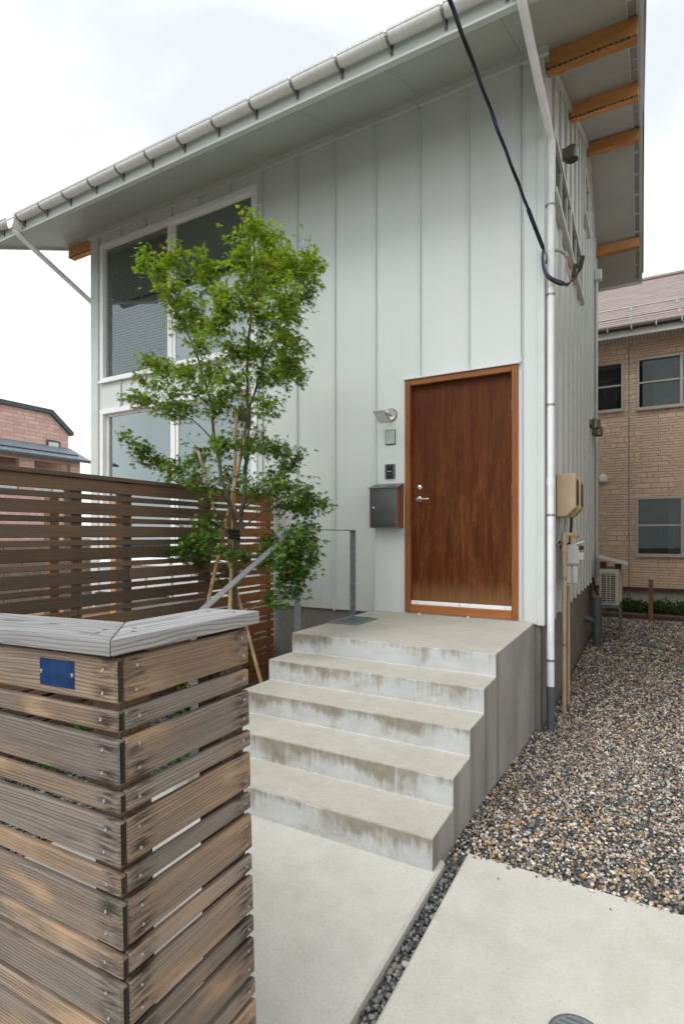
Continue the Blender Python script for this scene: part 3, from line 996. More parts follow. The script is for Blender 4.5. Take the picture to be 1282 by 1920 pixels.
# ---- downspouts
def downspout(name, gx, px, py, zk, z0, foot=True):
    m = MB()
    pts = [(gx, GY, GZ - GR - .05), (gx, GY, GZ - GR - .09), (gx + (px - gx) * .06, GY + .05, GZ - GR - .13)]
    pts += [(gx + (px - gx) * .95, py - .05, zk + .03), (px, py, zk - .03), (px, py, zk - .10)]
    m.tube(pts, .033, 16)
    m.tube([(px, py, zk - .08), (px, py, z0)], .032, 16)
    ds = put(name, m, 'pvc_white', house, smooth=50)
    m = MB()
    m.prism([(gx - .075, GZ - GR + .02), (gx + .075, GZ - GR + .02), (gx + .07, GZ - GR - .035), (gx + .036, GZ - GR - .09), (gx - .036, GZ - GR - .09), (gx - .07, GZ - GR - .035)], 1, GY - .06, GY + .06)
    m.box(gx - .085, gx + .085, GY - .066, GY + .064, GZ - .045, GZ + .012, .008)
    put('gutter_outlet', m, 'pvc_white', ds)
    m = MB().tube([(px, py, zk + .0), (px, py, zk - .12)], .036, 16)
    put('pipe_collar', m, 'pvc_white', ds, smooth=50)
    return ds
DPX, DPY = -.697, 5.055
ds = downspout('downspout', -.735, DPX, DPY, 4.99, .12)
m = MB().tube([(DPX, DPY, .18), (DPX, DPY, -.26)], .034, 16); m.tube([(DPX, DPY, .19), (DPX, DPY, .08)], .037, 16)
put('downspout_shoe', m, 'pvc_grey', ds, smooth=50)
m = MB().tube([(DPX, DPY, 1.955), (DPX, DPY, 2.02)], .0355, 16)
put('pipe_collar', m, 'pvc_white', ds, smooth=50)
for z in (.42, 1.70, 2.67, 3.64, 4.43):
    m = MB().tube([(DPX, DPY, z - .008), (DPX, DPY, z + .008)], .0365, 16)
    m.box(XR + .001, DPX - .03, DPY - .004, DPY + .004, z - .007, z + .007)
    put('pipe_clamp', m, 'steel_bracket', ds)
ds2 = downspout('downspout', -6.80, XL - .07, 5.09, 4.83, .0)

# ---- front door
a, b, c, d = DOOR
timber('door_frame', a, a + .055, YF - .022, YF + .09, c, d, 'z', 'frame_wood', house)
timber('door_frame', b - .055, b, YF - .022, YF + .09, c, d, 'z', 'frame_wood', house)
timber('door_frame', a + .055, b - .055, YF - .020, YF + .09, d - .058, d, 'x', 'frame_wood', house)
timber('door_frame', a + .055, b - .055, YF - .020, YF + .09, c, c + .075, 'x', 'frame_wood', house)
m = MB(); m.box(a - .012, b + .012, YF - .034, YF - .0, d + .001, d + .014, .002)
put('door_head_flashing', m, 'trim', house)
m = MB(); m.box(a + .057, b - .057, YF + .034, YF + .076, c + .115, d - .061, .002)
door = put('door', m, 'door_veneer', house)
m = MB(); m.box(a + .056, b - .056, YF + .004, YF + .045, c + .0755, c + .112, .003)
sill = put('door_sill', m, 'pvc_white', house)
for x in (-1.93, -1.50, -1.08): put('sill_screw', MB().lathe((x, YF + .004, c + .094), (0, -1, 0), [(0, .006), (.002, .005)], 10), 'screw_steel', sill)
hy = YF + .034
m = MB(); m.lathe((-1.912, hy, 1.874), (0, -1, 0), [(0, .027), (.008, .027), (.010, .022), (.012, .012), (.045, .011), (.052, .012)], 24)
h1 = put('door_handle', m, 'stainless', door, smooth=35)
m = MB().tube([(-1.912, hy - .046, 1.874), (-1.89, hy - .052, 1.874), (-1.795, hy - .052, 1.872)], [.0095, .0095, .0085], 12)
put('lever', m, 'stainless', h1, smooth=50)
m = MB(); m.lathe((-1.912, hy, 1.989), (0, -1, 0), [(0, .026), (.009, .026), (.012, .022), (.014, .012), (.018, .011)], 24)
h2 = put('door_lock', m, 'stainless', door, smooth=35)
m = MB(); m.box(-1.914, -1.910, hy - .020, hy - .017, 1.981, 1.997)
put('keyhole', m, 'black_plastic', h2)
for z in (2.702, 1.931, 1.145):
    m = MB().tube([(b - .058, YF + .028, z - .055), (b - .058, YF + .028, z + .055)], .008, 10)
    m.box(b - .064, b - .056, YF + .022, YF + .034, z - .05, z + .05)
    put('hinge', m, 'stainless', door, smooth=50)

# ---- front windows
def rect_frame(x0, x1, y0, y1, z0, z1, t, b=.003, tb=None):
    m = MB(); tb = tb or t
    m.box(x0, x1, y0, y1, z1 - t, z1, b); m.box(x0, x1, y0, y1, z0, z0 + tb, b)
    m.box(x0, x0 + t, y0 + .001, y1, z0 + tb, z1 - t, b); m.box(x1 - t, x1, y0 + .001, y1, z0 + tb, z1 - t, b)
    return m
def front_window(o, mull, sash_l, sash_r, screen):
    x0, x1, z0, z1 = o
    w = put('window', rect_frame(x0 - .022, x1 + .022, YF - .030, YF + .10, z0 - .022, z1 + .022, .066), 'window_white', house)
    m = MB(); m.box(x0 - .03, x1 + .03, YF - .050, YF - .031, z0 - .030, z0 + .005, .003)
    put('window_sill', m, 'window_white', w)
    m = MB(); m.box(mull - .04, mull + .04, YF - .012, YF + .09, z0 + .029, z1 - .029, .003)
    put('mullion', m, 'window_white', w)
    for (a, b), dy in ((sash_l, .035), (sash_r, .0)):
        s = put('sash', rect_frame(a, b, YF + dy, YF + dy + .035, z0 + .03, z1 - .03, .045, .003), 'window_white' if not (screen and dy > 0) else 'vent_grey', w)
        m = MB(); m.box(a + .044, b - .044, YF + dy + .016, YF + dy + .020, z0 + .074, z1 - .074)
        put('pane', m, 'glass', s)
    if screen:
        a, b = sash_l
        m = MB(); m.box(a + .03, b - .02, YF + .014, YF + .0155, z0 + .05, z1 - .05)
        put('insect_screen', m, 'insect_screen', w)
    return w
front_window(UPW, -5.285, (-6.565, -5.327), (-5.243, -3.935), True)
front_window(LOW, -5.23, (-6.565, -5.272), (-5.188, -3.935), False)

# rooms behind the windows
def room(name, x0, x1, y0, y1, z0, z1, t=.03):
    m = MB()
    m.box(x0 - t, x0, y0, y1, z0, z1); m.box(x1, x1 + t, y0, y1, z0, z1)
    m.box(x0 - t, x1 + t, y1, y1 + t, z0, z1)
    m.box(x0 - t, x1 + t, y0, y1 + t, z0 - t, z0 - .001); m.box(x0 - t, x1 + t, y0, y1 + t, z1 + .001, z1 + t)
    return put(name, m, 'interior', house)
room('upper_room', -6.70, -3.60, YF + .11, YF + 3.6, 3.45, 5.78)
room('lower_room', -6.70, -3.60, YF + .11, YF + 3.6, .80, 3.35)
timber('interior_post', -5.02, -4.90, YF + .9, YF + 1.02, 3.45, 5.55, 'z', 'interior_wood', house)
timber('interior_beam', -6.6, -3.62, YF + .9, YF + 1.02, 5.55, 5.72, 'x', 'interior_wood', house)
m = MB()
n = 46
pts = [(-5.18 + 1.22 * i / n, YF + .20 + .012 * math.sin(i * 1.3)) for i in range(n + 1)]
m.prism(pts + [(x, y + .004) for x, y in reversed(pts)], 2, 3.70, 4.58)
put('roller_blind', m, 'blind', house)
m = MB()
pts = [(-6.52 + 1.22 * i / n, YF + .20 + .012 * math.sin(i * 1.2)) for i in range(n + 1)]
m.prism(pts + [(x, y + .004) for x, y in reversed(pts)], 2, 1.0, 3.1)
put('roller_blind', m, 'blind', house)

# ---- side windows of the right wall
def side_window(y0, y1, z0, z1, mull=None):
    m = MB(); X0, X1 = XR + .004, XR + .045
    t = .045
    m.box(X0, X1, y0, y1, z1 - t, z1, .003); m.box(X0, X1 + .02, y0, y1, z0, z0 + t, .003)
    m.box(X0 + .001, X1, y0, y0 + t, z0 + t, z1 - t, .003); m.box(X0 + .001, X1, y1 - t, y1, z0 + t, z1 - t, .003)
    if mull: m.box(X0 + .001, X1 - .004, mull - .03, mull + .03, z0 + t, z1 - t, .003)
    w = put('window', m, 'trim', house)
    m = MB(); m.box(XR + .006, XR + .014, y0 + .044, y1 - .044, z0 + .044, z1 - .044)
    put('pane', m, 'neighbour_glass', w)
    m = MB(); m.box(XR + .001, XR + .005, y0 + .044, y1 - .044, z0 + .044, z1 - .044)
    put('window_backing', m, 'interior', w)
    m = MB(); m.box(XR + .002, XR + .06, y0 - .02, y1 + .02, z0 - .014, z0 - .001, .003)
    put('window_sill', m, 'trim', w)
side_window(5.35, 8.15, 4.72, 5.33, 6.75)
side_window(8.50, 9.20, 6.15, 6.85)

# ================================================================== THINGS ON THE FRONT WALL
lamp = thing('wall_lamp', (-2.202, YF, 2.732), 'silver adjustable wall lamp above the small cover plate by the door', 'wall lamp')
m = MB(); m.lathe((-2.202, YF - .0005, 2.732), (0, -1, 0), [(0, .060), (.012, .060), (.016, .056), (.018, .02)], 28)
put('mount', m, 'stainless', lamp, smooth=35)
m = MB(); m.lathe((-2.202, YF - .0003, 2.732), (0, -1, 0), [(0, .066), (.004, .066)], 28)
put('gasket', m, 'black_plastic', lamp)
m = MB().tube([(-2.202, YF - .018, 2.732), (-2.21, YF - .05, 2.735), (-2.225, YF - .075, 2.742)], .016, 14); m.tube([(-2.255, YF - .078, 2.742), (-2.19, YF - .078, 2.742)], .014, 12)
put('arm', m, 'stainless', lamp, smooth=50)
m = MB()
hd = Matrix.Translation((-2.245, YF - .12, 2.695)) @ Euler((R(-38), R(6), R(-14))).to_matrix().to_4x4()
bxm = MB().box(-.075, .075, -.078, .078, -.011, .011, .006)
m.add([hd @ Vector(v) for v in bxm.v], bxm.f)
hdo = put('lamp_head', m, 'stainless', lamp)
m = MB(); bxm = MB().box(-.066, .066, -.068, .068, -.0135, -.0115, .001)
m.add([hd @ Vector(v) for v in bxm.v], bxm.f)
put('lens', m, 'pvc_white', hdo)

plate = thing('cover_plate', (-2.207, YF, 2.508), 'small beige blank cover plate between the lamp and the intercom', 'cover plate')
m = MB(); m.box(-2.255, -2.160, YF - .016, YF - .0005, 2.438, 2.576, .005); put('plate', m, 'meter_grey', plate)
m = MB(); m.box(-2.262, -2.153, YF - .006, YF - .0002, 2.430, 2.583, .002); put('backing', m, 'black_plastic', plate)
for x in (-2.243, -2.172):
    m = MB(); m.lathe((x, YF - .016, 2.507), (0, -1, 0), [(0, .0065), (.003, .005)], 12); put('screw', m, 'screw_steel', plate)

ic = thing('intercom', (-2.211, YF, 2.16), 'black door intercom with round camera above the mailbox', 'intercom')
m = MB(); m.box(-2.267, -2.155, YF - .012, YF - .0005, 2.088, 2.238, .006); put('housing', m, 'pvc_grey', ic)
m = MB(); m.box(-2.246, -2.178, YF - .026, YF - .0125, 2.100, 2.230, .006); fc = put('face', m, 'black_plastic', ic)
m = MB(); m.lathe((-2.212, YF - .026, 2.200), (0, -1, 0), [(0, .021), (.006, .021), (.008, .016), (.010, .004)], 22); put('camera_lens', m, 'black_plastic', fc, smooth=35)
m = MB(); m.box(-2.236, -2.188, YF - .030, YF - .0265, 2.160, 2.167, .001); put('trim_bar', m, 'stainless', fc)
m = MB(); m.box(-2.232, -2.192, YF - .030, YF - .0265, 2.112, 2.148, .003); put('call_button', m, 'rubber', fc)

mail = thing('mailbox', (-2.22, YF, 1.80), 'brushed steel mailbox with wooden side panels left of the door', 'mailbox')
MX0, MX1, MZ0, MZ1, MD = -2.372, -2.067, 1.597, 1.985, .145
m = MB(); m.prism([(YF - .0005, MZ0), (YF - .0005, MZ1 + .045), (YF - MD + .006, MZ1), (YF - MD + .006, MZ0)], 0, MX0 + .015, MX1 - .015)
put('box', m, 'mailbox_steel', mail)
for x0, x1 in ((MX0, MX0 + .0145), (MX1 - .0145, MX1)):
    m = MB(); m.prism([(YF - .001, MZ0 - .003), (YF - .001, MZ1 + .046), (YF - MD, MZ1), (YF - MD, MZ0 - .003)], 0, x0, x1)
    put('side_panel', m, 'brown_wood', mail)
m = MB(); m.prism([(YF - .0008, MZ1 + .047), (YF - .0008, MZ1 + .056), (YF - MD - .018, MZ1 + .006), (YF - MD - .018, MZ1 - .003)], 0, MX0 - .006, MX1 + .006)
put('lid', m, 'mailbox_steel', mail)
m = MB(); m.box(MX0 + .022, MX1 - .022, YF - MD - .004, YF - MD + .0055, MZ0 + .035, MZ1 - .03, .003)
fl = put('door_panel', m, 'mailbox_steel', mail)
m = MB(); m.lathe((MX0 + .045, YF - MD - .004, 1.79), (0, -1, 0), [(0, .014), (.005, .014), (.008, .010), (.009, .004)], 18); put('lock', m, 'screw_steel', fl, smooth=35)
m = MB()
for i, w in enumerate((.004, .006, .004, .005, .006)):
    m.box(-2.235 + i * .008, -2.235 + i * .008 + w, YF - MD - .0048, YF - MD - .0041, 1.654, 1.660)
put('print_mark', m, 'black_plastic', fl)
m = MB(); m.box(MX0 + .03, MX1 - .03, YF - MD - .008, YF - MD + .004, MZ0 + .020, MZ0 + .030, .002); put('lip', m, 'mailbox_steel', mail)

# ================================================================== LANDING GRATE + HANDRAIL
gr = thing('floor_grate', (-2.30, 4.30, .75), 'square galvanised shoe grate let into the landing', 'grate')
gx0, gx1, gy0, gy1 = -2.405, -2.118, 4.085, 4.515
m = MB(); 
m.box(gx0, gx1, gy0, gy0 + .022, .752, .760, .002); m.box(gx0, gx1, gy1 - .022, gy1, .752, .760, .002)
m.box(gx0, gx0 + .022, gy0 + .0225, gy1 - .0225, .752, .760, .002); m.box(gx1 - .022, gx1, gy0 + .0225, gy1 - .0225, .752, .760, .002)
put('rim', m, 'galvanised', gr)
m = MB(); m.box(gx0 + .01, gx1 - .01, gy0 + .01, gy1 - .01, .7505, .7516); put('dark_pit_sheet', m, 'dark_slot', gr)  # flat dark sheet on the landing, painted as the shade below the bars
for i in range(8):
    y = gy0 + .062 + i * (gy1 - gy0 - .124) / 7
    m = MB().box(gx0 + .0225, gx1 - .0225, y - .004, y + .004, .7525, .7565); put('bar', m, 'galvanised', gr)
for i in range(6):
    x = gx0 + .05 + i * (gx1 - gx0 - .1) / 5
    m = MB().box(x - .004, x + .004, gy0 + .0225, gy1 - .0225, .7522, .7562); put('cross_bar', m, 'galvanised', gr)

rail = thing('handrail', (-2.49, 3.6, 0), 'bent flat-bar galvanised steel handrail on the left edge of the steps', 'handrail')
RX0, RX1 = -2.523, -2.461
t = .009
m = MB()
path = [(4.725, -.1), (4.725, 1.570), (3.70, 1.570), (2.56, 1.000), (2.56, -.1)]
def strip(m, p, q, t):
    d = Vector((q[0] - p[0], q[1] - p[1])).normalized(); nn = Vector((-d.y, d.x)) * t / 2
    m.prism([(p[0] + nn.x, p[1] + nn.y), (q[0] + nn.x, q[1] + nn.y), (q[0] - nn.x, q[1] - nn.y), (p[0] - nn.x, p[1] - nn.y)], 0, RX0, RX1)
m = MB(); strip(m, (4.721, 1.5685), (3.70, 1.5685), t); strip(m, (3.704, 1.5700), (2.562, 1.000), t); put('rail_bar', m, 'galvanised', rail)
for (yy, z0, z1) in ((4.725, -.1, 1.573), (3.742, -.1, 1.563), (2.56, -.1, .9995)):
    m = MB().box(RX0 + .001, RX1 - .001, yy - t / 2, yy + t / 2, z0, z1); put('post', m, 'galvanised', rail)

# ================================================================== NEAR SLATTED FENCE (corner by the path)
FX, FY = -.953, .755
nf = thing('slatted_fence', (FX, FY, 0), 'weathered cedar slat fence corner with grey mitred cap beside the path', 'fence')
TS = .0195
ztop = 1.522 - .3085 * .84
def screw(parent, wloc, axis):
    m = MB(); m.lathe((0, 0, 0), axis, [(-.003, .0040), (.0008, .0040), (.0014, .0030), (.0002, .0012)], 10)
    key = ('screw', axis)
    if key not in TIMBER: TIMBER[key] = mesh_from('screw', m, 'screw_steel')
    ob = bpy.data.objects.new('screw', TIMBER[key]); COL.objects.link(ob)
    ob.parent = parent
    M = Matrix.Translation(WL[parent.name]) @ parent.rotation_euler.to_matrix().to_4x4()
    ob.matrix_parent_inverse = Matrix.Identity(4)
    L = M.inverted() @ Vector(wloc)
    ob.location = L
    ob.rotation_euler = parent.rotation_euler.to_matrix().inverted().to_euler()
    return ob

z = ztop
PER = .169; W, NW, G = .0945, .0440, .0153
rs = random.Random(3)
LEFT_END = -2.75
for i in range(16):
    h = W if i % 2 == 0 else NW
    z1 = z + rs.uniform(-.0015, .0015); z0 = z1 - h
    if z0 < .02: break
    jit = rs.uniform(-.0015, .0015); ex = rs.uniform(-.002, .002)
    s1 = timber('slat', LEFT_END, FX + ex, FY, FY + TS, z0, z1, 'x', 'fence_wood', nf, .0045)
    e = MB().box(FX + ex - .0004, FX + ex + .0008, FY + .001, FY + TS - .001, z0 + .004, z1 - .004)
    put('slat_end', e, 'end_grain', s1) if False else None
    s2 = timber('slat', FX - TS + jit, FX + jit, FY + TS + .0015, 1.188 + rs.uniform(-.002, .002), z0, z1, 'y', 'fence_wood', nf, .0045)
    for zz in ((z0 + .024, z1 - .024) if h > .06 else ((z0 + z1) / 2,)):
        screw(s1, (FX - .045 + rs.uniform(-.006, .006), FY - .0004, zz + rs.uniform(-.004, .004)), (0, -1, 0))
        screw(s1, (FX - .70 + rs.uniform(-.006, .006), FY - .0004, zz + rs.uniform(-.004, .004)), (0, -1, 0))
        for yy in (FY + TS + .033, 1.160):
            screw(s2, (FX + jit + .0004, yy + rs.uniform(-.005, .005), zz + rs.uniform(-.004, .004)), (1, 0, 0))
    z = z1 - h - G + rs.uniform(-.001, .001)
PW = .088
timber('post', FX - TS - .0005 - PW, FX - TS - .002, FY + TS + .002, FY + TS + PW, -.2, ztop - .001, 'z', 'post_wood', nf)
timber('post', FX - TS - .0005 - PW, FX - TS - .002, 1.185 - PW, 1.184, -.2, ztop - .001, 'z', 'post_wood', nf)
for x in (FX - .70, FX - 1.55):
    timber('post', x - PW / 2, x + PW / 2, FY + TS + .002, FY + TS + PW, -.2, ztop - .001, 'z', 'post_wood', nf)
timber('post', LEFT_END, LEFT_END + PW, FY + TS + .002, FY + TS + PW, -.2, ztop - .001, 'z', 'post_wood', nf)
# mitred cap
cz0, cz1 = ztop + .010, ztop + .010 + .034
ox, oy = FX + .011, FY - .021
cw = .196
def cap(poly, axis):
    m = MB()
    if axis == 'x':
        ctr = (sum(p[0] for p in poly) / 4, sum(p[1] for p in poly) / 4, (cz0 + cz1) / 2)
        m.prism([(p[0] - ctr[0], p[1] - ctr[1]) for p in poly], 2, cz0 - ctr[2], cz1 - ctr[2]); rot = (0, 0, 0)
    else:
        ctr = (sum(p[0] for p in poly) / 4, sum(p[1] for p in poly) / 4, (cz0 + cz1) / 2)
        m.prism([(p[1] - ctr[1], -(p[0] - ctr[0])) for p in poly], 2, cz0 - ctr[2], cz1 - ctr[2]); rot = (0, 0, R(90))
    me = mesh_from('cap_board', m, 'cap_wood')
    ob = place('cap_board', me, ctr, nf, rot)
    bv = ob.modifiers.new('ease', 'BEVEL'); bv.width = .002; bv.segments = 1
    return ob
g2 = .0012
c1 = cap([(LEFT_END, oy), (ox - g2, oy), (ox - cw - g2, oy + cw), (LEFT_END, oy + cw)], 'x')
c2 = cap([(ox, oy + g2), (ox, 1.226), (ox - cw, 1.226), (ox - cw, oy + cw + g2)], 'y')
for cpart, pts in ((c1, ((ox - .115, oy + .055), (ox - .135, oy + .09))), (c2, ((ox - .05, oy + .10), (ox - .09, oy + .135), (ox - .05, 1.175), (ox - .135, 1.165)))):
    for (sx, sy) in pts:
        o = screw(cpart, (sx, sy, cz1 - .0008), (0, 0, 1)); o.data = o.data
        m = MB(); m.lathe((0, 0, 0), (0, 0, 1), [(-.002, .0065), (.0012, .0065)], 10)
        key = 'hole'
        if key not in TIMBER: TIMBER[key] = mesh_from('screw_hole', m, 'dark_slot')
        o.data = TIMBER[key]; o.name = 'screw_hole'
# the whole corner leans a little, top towards the garden
LEAN = R(-1.55)
nf.rotation_euler = (0, LEAN, 0)
nf.location = (FX + math.sin(-LEAN) * 1.19, FY, (1 - math.cos(LEAN)) * 1.19)

# blue name plate screwed to the top slat
npl = thing('name_plate', (-1.151, FY, 1.21), 'blank blue enamel name plate on the top slat of the near fence', 'name plate')
m = MB()
pw, ph, cr_ = .062, .0305, .004
m.box(-1.151 - pw, -1.151 + pw, FY - .0022, FY - .0002, 1.211 - ph, 1.211 + ph, .0008)
put('plate', m, 'blue_enamel', npl)
for x in (-1.151 - pw + .006, -1.151 + pw - .006):
    m = MB(); m.lathe((x, FY - .0022, 1.211), (0, -1, 0), [(0, .0052), (.0015, .005), (.0028, .0025)], 12); put('screw', m, 'screw_steel', npl, smooth=50)
npl.rotation_euler = (0, LEAN, 0)

# ================================================================== BACK FENCE along the garden
BX = -3.6
bf = thing('garden_fence', (BX, 2.5, 0), 'dark weathered slat fence running back to the house wall behind the maple', 'fence')
z = 1.522 + .415
i = 0
rs = random.Random(8)
while z > -.02:
    h = .0905 if i % 2 == 0 else .0415
    z0 = max(z - h, -.03)
    js = -1.2 + rs.uniform(0, .3)
    joints = [js, 1.0 + rs.uniform(-.5, .9), 2.525 if i in (11, 12) else 2.973 if i % 5 == 3 else 4.93]
    ys_ = sorted(set([joints[0], joints[1], joints[2], 4.93]))
    if i in (0, 2, 4): ys_ = [js, 4.93]
    for ya, yb in zip(ys_[:-1], ys_[1:]):
        if yb - ya < .2: continue
        dz = rs.uniform(-.002, .002); dx = rs.uniform(-.002, .002)
        s = timber('slat', BX - .0175 + dx, BX + dx, ya + .002, yb - .002, z0 + dz, z0 + h + dz, 'y', 'back_fence_wood', bf, .0035)
    z = z0 - .0195
    i += 1
for y in (-.6, .3, 1.3, 2.525, 2.973, 3.9, 4.86):
    timber('post', BX - .0225 - .088, BX - .0215, y - .044, y + .044, -.2, 1.93, 'z', 'post_wood', bf)
timber('cap_board', BX - .12, BX + .022, -1.1, 4.94, 1.942, 1.974, 'y', 'back_fence_wood', bf, .003)

# ================================================================== MAPLE
maple = thing('maple_tree', (-3.06, 3.6, 0), 'slender green Japanese maple in front of the windows', 'tree')
CL = [(-2.74,3.49,4.02,0.13,0.14),(-2.84,3.82,4.03,0.23,0.16),(-2.73,3.33,3.66,0.19,0.19),(-2.67,3.71,3.73,0.27,0.18),(-2.31,3.49,3.60,0.19,0.16),(-2.30,3.71,3.69,0.09,0.08),(-3.07,3.93,3.73,0.29,0.22),(-2.26,3.27,3.25,0.21,0.15),(-2.44,3.82,3.50,0.13,0.10),(-2.81,3.27,3.37,0.19,0.17),(-2.70,3.60,3.30,0.26,0.15),(-2.65,3.87,3.39,0.18,0.11),(-3.58,3.82,4.07,0.15,0.13),(-3.61,3.93,3.89,0.18,0.15),(-2.87,3.21,3.11,0.19,0.17),(-2.95,3.49,3.04,0.24,0.17),(-2.34,3.38,2.97,0.18,0.10),(-2.43,3.71,3.04,0.11,0.07),(-2.95,3.93,3.17,0.19,0.15),(-3.90,3.38,3.99,0.11,0.10),(-4.06,3.71,4.06,0.15,0.14),(-4.02,3.87,4.22,0.15,0.15),(-3.57,3.38,3.64,0.18,0.14),(-3.82,3.82,3.74,0.18,0.15),(-3.58,3.49,3.43,0.13,0.10),(-3.77,3.93,3.57,0.20,0.18),(-3.28,3.43,3.12,0.16,0.13),(-3.74,3.27,3.01,0.11,0.06),(-3.87,3.60,3.05,0.18,0.10),(-3.30,3.27,2.83,0.16,0.10),(-3.51,3.82,3.01,0.22,0.14),(-2.76,3.27,2.70,0.21,0.13),(-2.78,3.71,2.87,0.20,0.13),(-2.39,3.49,2.78,0.17,0.08),(-2.53,3.82,2.84,0.11,0.06),(-4.07,3.38,2.78,0.10,0.05),(-4.24,3.71,2.81,0.18,0.08),(-3.63,3.38,2.58,0.16,0.08),(-3.82,3.82,2.72,0.20,0.11),(-3.08,3.38,2.57,0.20,0.12),(-3.25,3.93,2.65,0.22,0.15),(-2.45,3.27,2.49,0.16,0.10),(-4.06,3.27,2.39,0.09,0.06),(-4.13,3.49,2.31,0.15,0.09),(-4.13,3.71,2.24,0.19,0.10),(-3.45,3.33,2.08,0.18,0.09),(-3.63,3.77,2.24,0.22,0.14),(-2.87,3.27,2.21,0.20,0.13),(-3.09,3.88,2.36,0.22,0.13),(-2.57,3.49,2.19,0.16,0.09),(-2.48,3.71,2.15,0.13,0.07),(-3.85,3.82,2.03,0.19,0.09),(-3.04,3.27,1.90,0.19,0.10),(-3.23,3.82,2.02,0.22,0.14),(-2.59,3.38,1.89,0.19,0.12),(-2.77,3.93,2.03,0.18,0.10),(-2.24,3.38,1.83,0.14,0.08),(-2.56,3.71,1.78,0.18,0.09),(-2.12,3.49,1.74,0.10,0.05),(-2.42,3.77,1.69,0.12,0.07),(-3.14,3.38,1.60,0.19,0.11),(-3.67,3.71,1.49,0.18,0.11),(-3.47,3.38,1.35,0.12,0.08),(-3.68,3.82,1.26,0.20,0.10),(-2.90,3.27,1.35,0.15,0.09),(-3.19,3.71,1.16,0.16,0.09),(-2.81,3.82,1.44,0.16,0.12),(-2.21,3.27,1.53,0.14,0.09),(-2.35,3.71,1.47,0.11,0.08),(-2.23,3.16,1.33,0.15,0.10),(-2.17,3.38,1.32,0.11,0.08),(-2.24,3.27,1.20,0.14,0.07),(-2.31,3.27,1.06,0.08,0.05),(-2.19,3.27,1.08,0.06,0.04),(-2.64,3.49,1.30,0.11,0.09)]
stemA = [(-3.07, 3.6, -.05), (-3.06, 3.6, .39), (-3.06, 3.6, .94), (-3.04, 3.6, 1.31), (-3.0, 3.6, 1.54), (-2.97, 3.62, 1.81), (-2.94, 3.63, 2.17), (-2.93, 3.63, 2.53), (-2.93, 3.63, 2.9), (-2.9, 3.62, 3.25), (-2.84, 3.6, 3.59), (-2.78, 3.55, 4.04)]
stemB = [(-3.0, 3.6, 1.54), (-3.08, 3.55, 1.86), (-3.16, 3.5, 2.22), (-3.2, 3.5, 2.58), (-3.31, 3.5, 2.96), (-3.53, 3.5, 3.37), (-3.83, 3.5, 3.82), (-3.96, 3.45, 4.02)]
stemC = [(-2.94, 3.63, 2.17), (-2.95, 3.7, 2.64), (-2.87, 3.75, 2.97), (-2.7, 3.75, 3.26), (-2.45, 3.7, 3.54), (-2.29, 3.7, 3.69)]
def dens(st, r0, r1):
    P = []; n = 4
    for a, b in zip(st[:-1], st[1:]):
        for k in range(n): P.append(Vector(a).lerp(Vector(b), k / n))
    P.append(Vector(st[-1]))
    Rr = [r0 + (r1 - r0) * (i / (len(P) - 1)) ** .8 for i in range(len(P))]
    P = [p + Vector((random.gauss(0, .006), random.gauss(0, .006), 0)) for p in P]
    return P, Rr
TP = []; 
trunk_mb = MB()
for st, r0, r1 in ((stemA, .034, .006), (stemB, .019, .004), (stemC, .014, .003)):
    P, Rr = dens(st, r0, r1)
    trunk_mb.tube(P, Rr, 9)
    TP += list(zip(P, Rr))
put('trunk', trunk_mb, 'bark', maple, smooth=60)

# palmate leaf outline (7 lobes), unit size, stalk at origin, tip along +x
def leaf_outline():
    lob = [(-128, .36), (-88, .66), (-42, .90), (0, 1.0), (42, .90), (88, .66), (128, .36)]
    pts = [(-.04, 0.)]
    for i, (ang, r) in enumerate(lob):
        if i: 
            am = (ang + lob[i - 1][0]) / 2; pts.append((.26 * math.cos(R(am)), .26 * math.sin(R(am))))
        w = 9
        pts.append((r * .62 * math.cos(R(ang - w)), r * .62 * math.sin(R(ang - w))))
        pts.append((r * math.cos(R(ang)), r * math.sin(R(ang))))
        pts.append((r * .62 * math.cos(R(ang + w)), r * .62 * math.sin(R(ang + w))))
    return pts
LO = np.array(leaf_outline())
LN = len(LO)
centre = np.array([[.08, 0.]])
LV = np.concatenate([centre, LO])
LF = np.array([[0, 1 + k, 1 + (k + 1) % LN] for k in range(LN)])
lx, ly = LV[:, 0], LV[:, 1]
LZ = -.16 * (lx ** 2 + ly ** 2) + .05 * np.abs(np.sin(3.5 * np.arctan2(ly, lx + 1e-6))) * np.hypot(lx, ly)
LV3 = np.stack([lx, ly, LZ], 1)

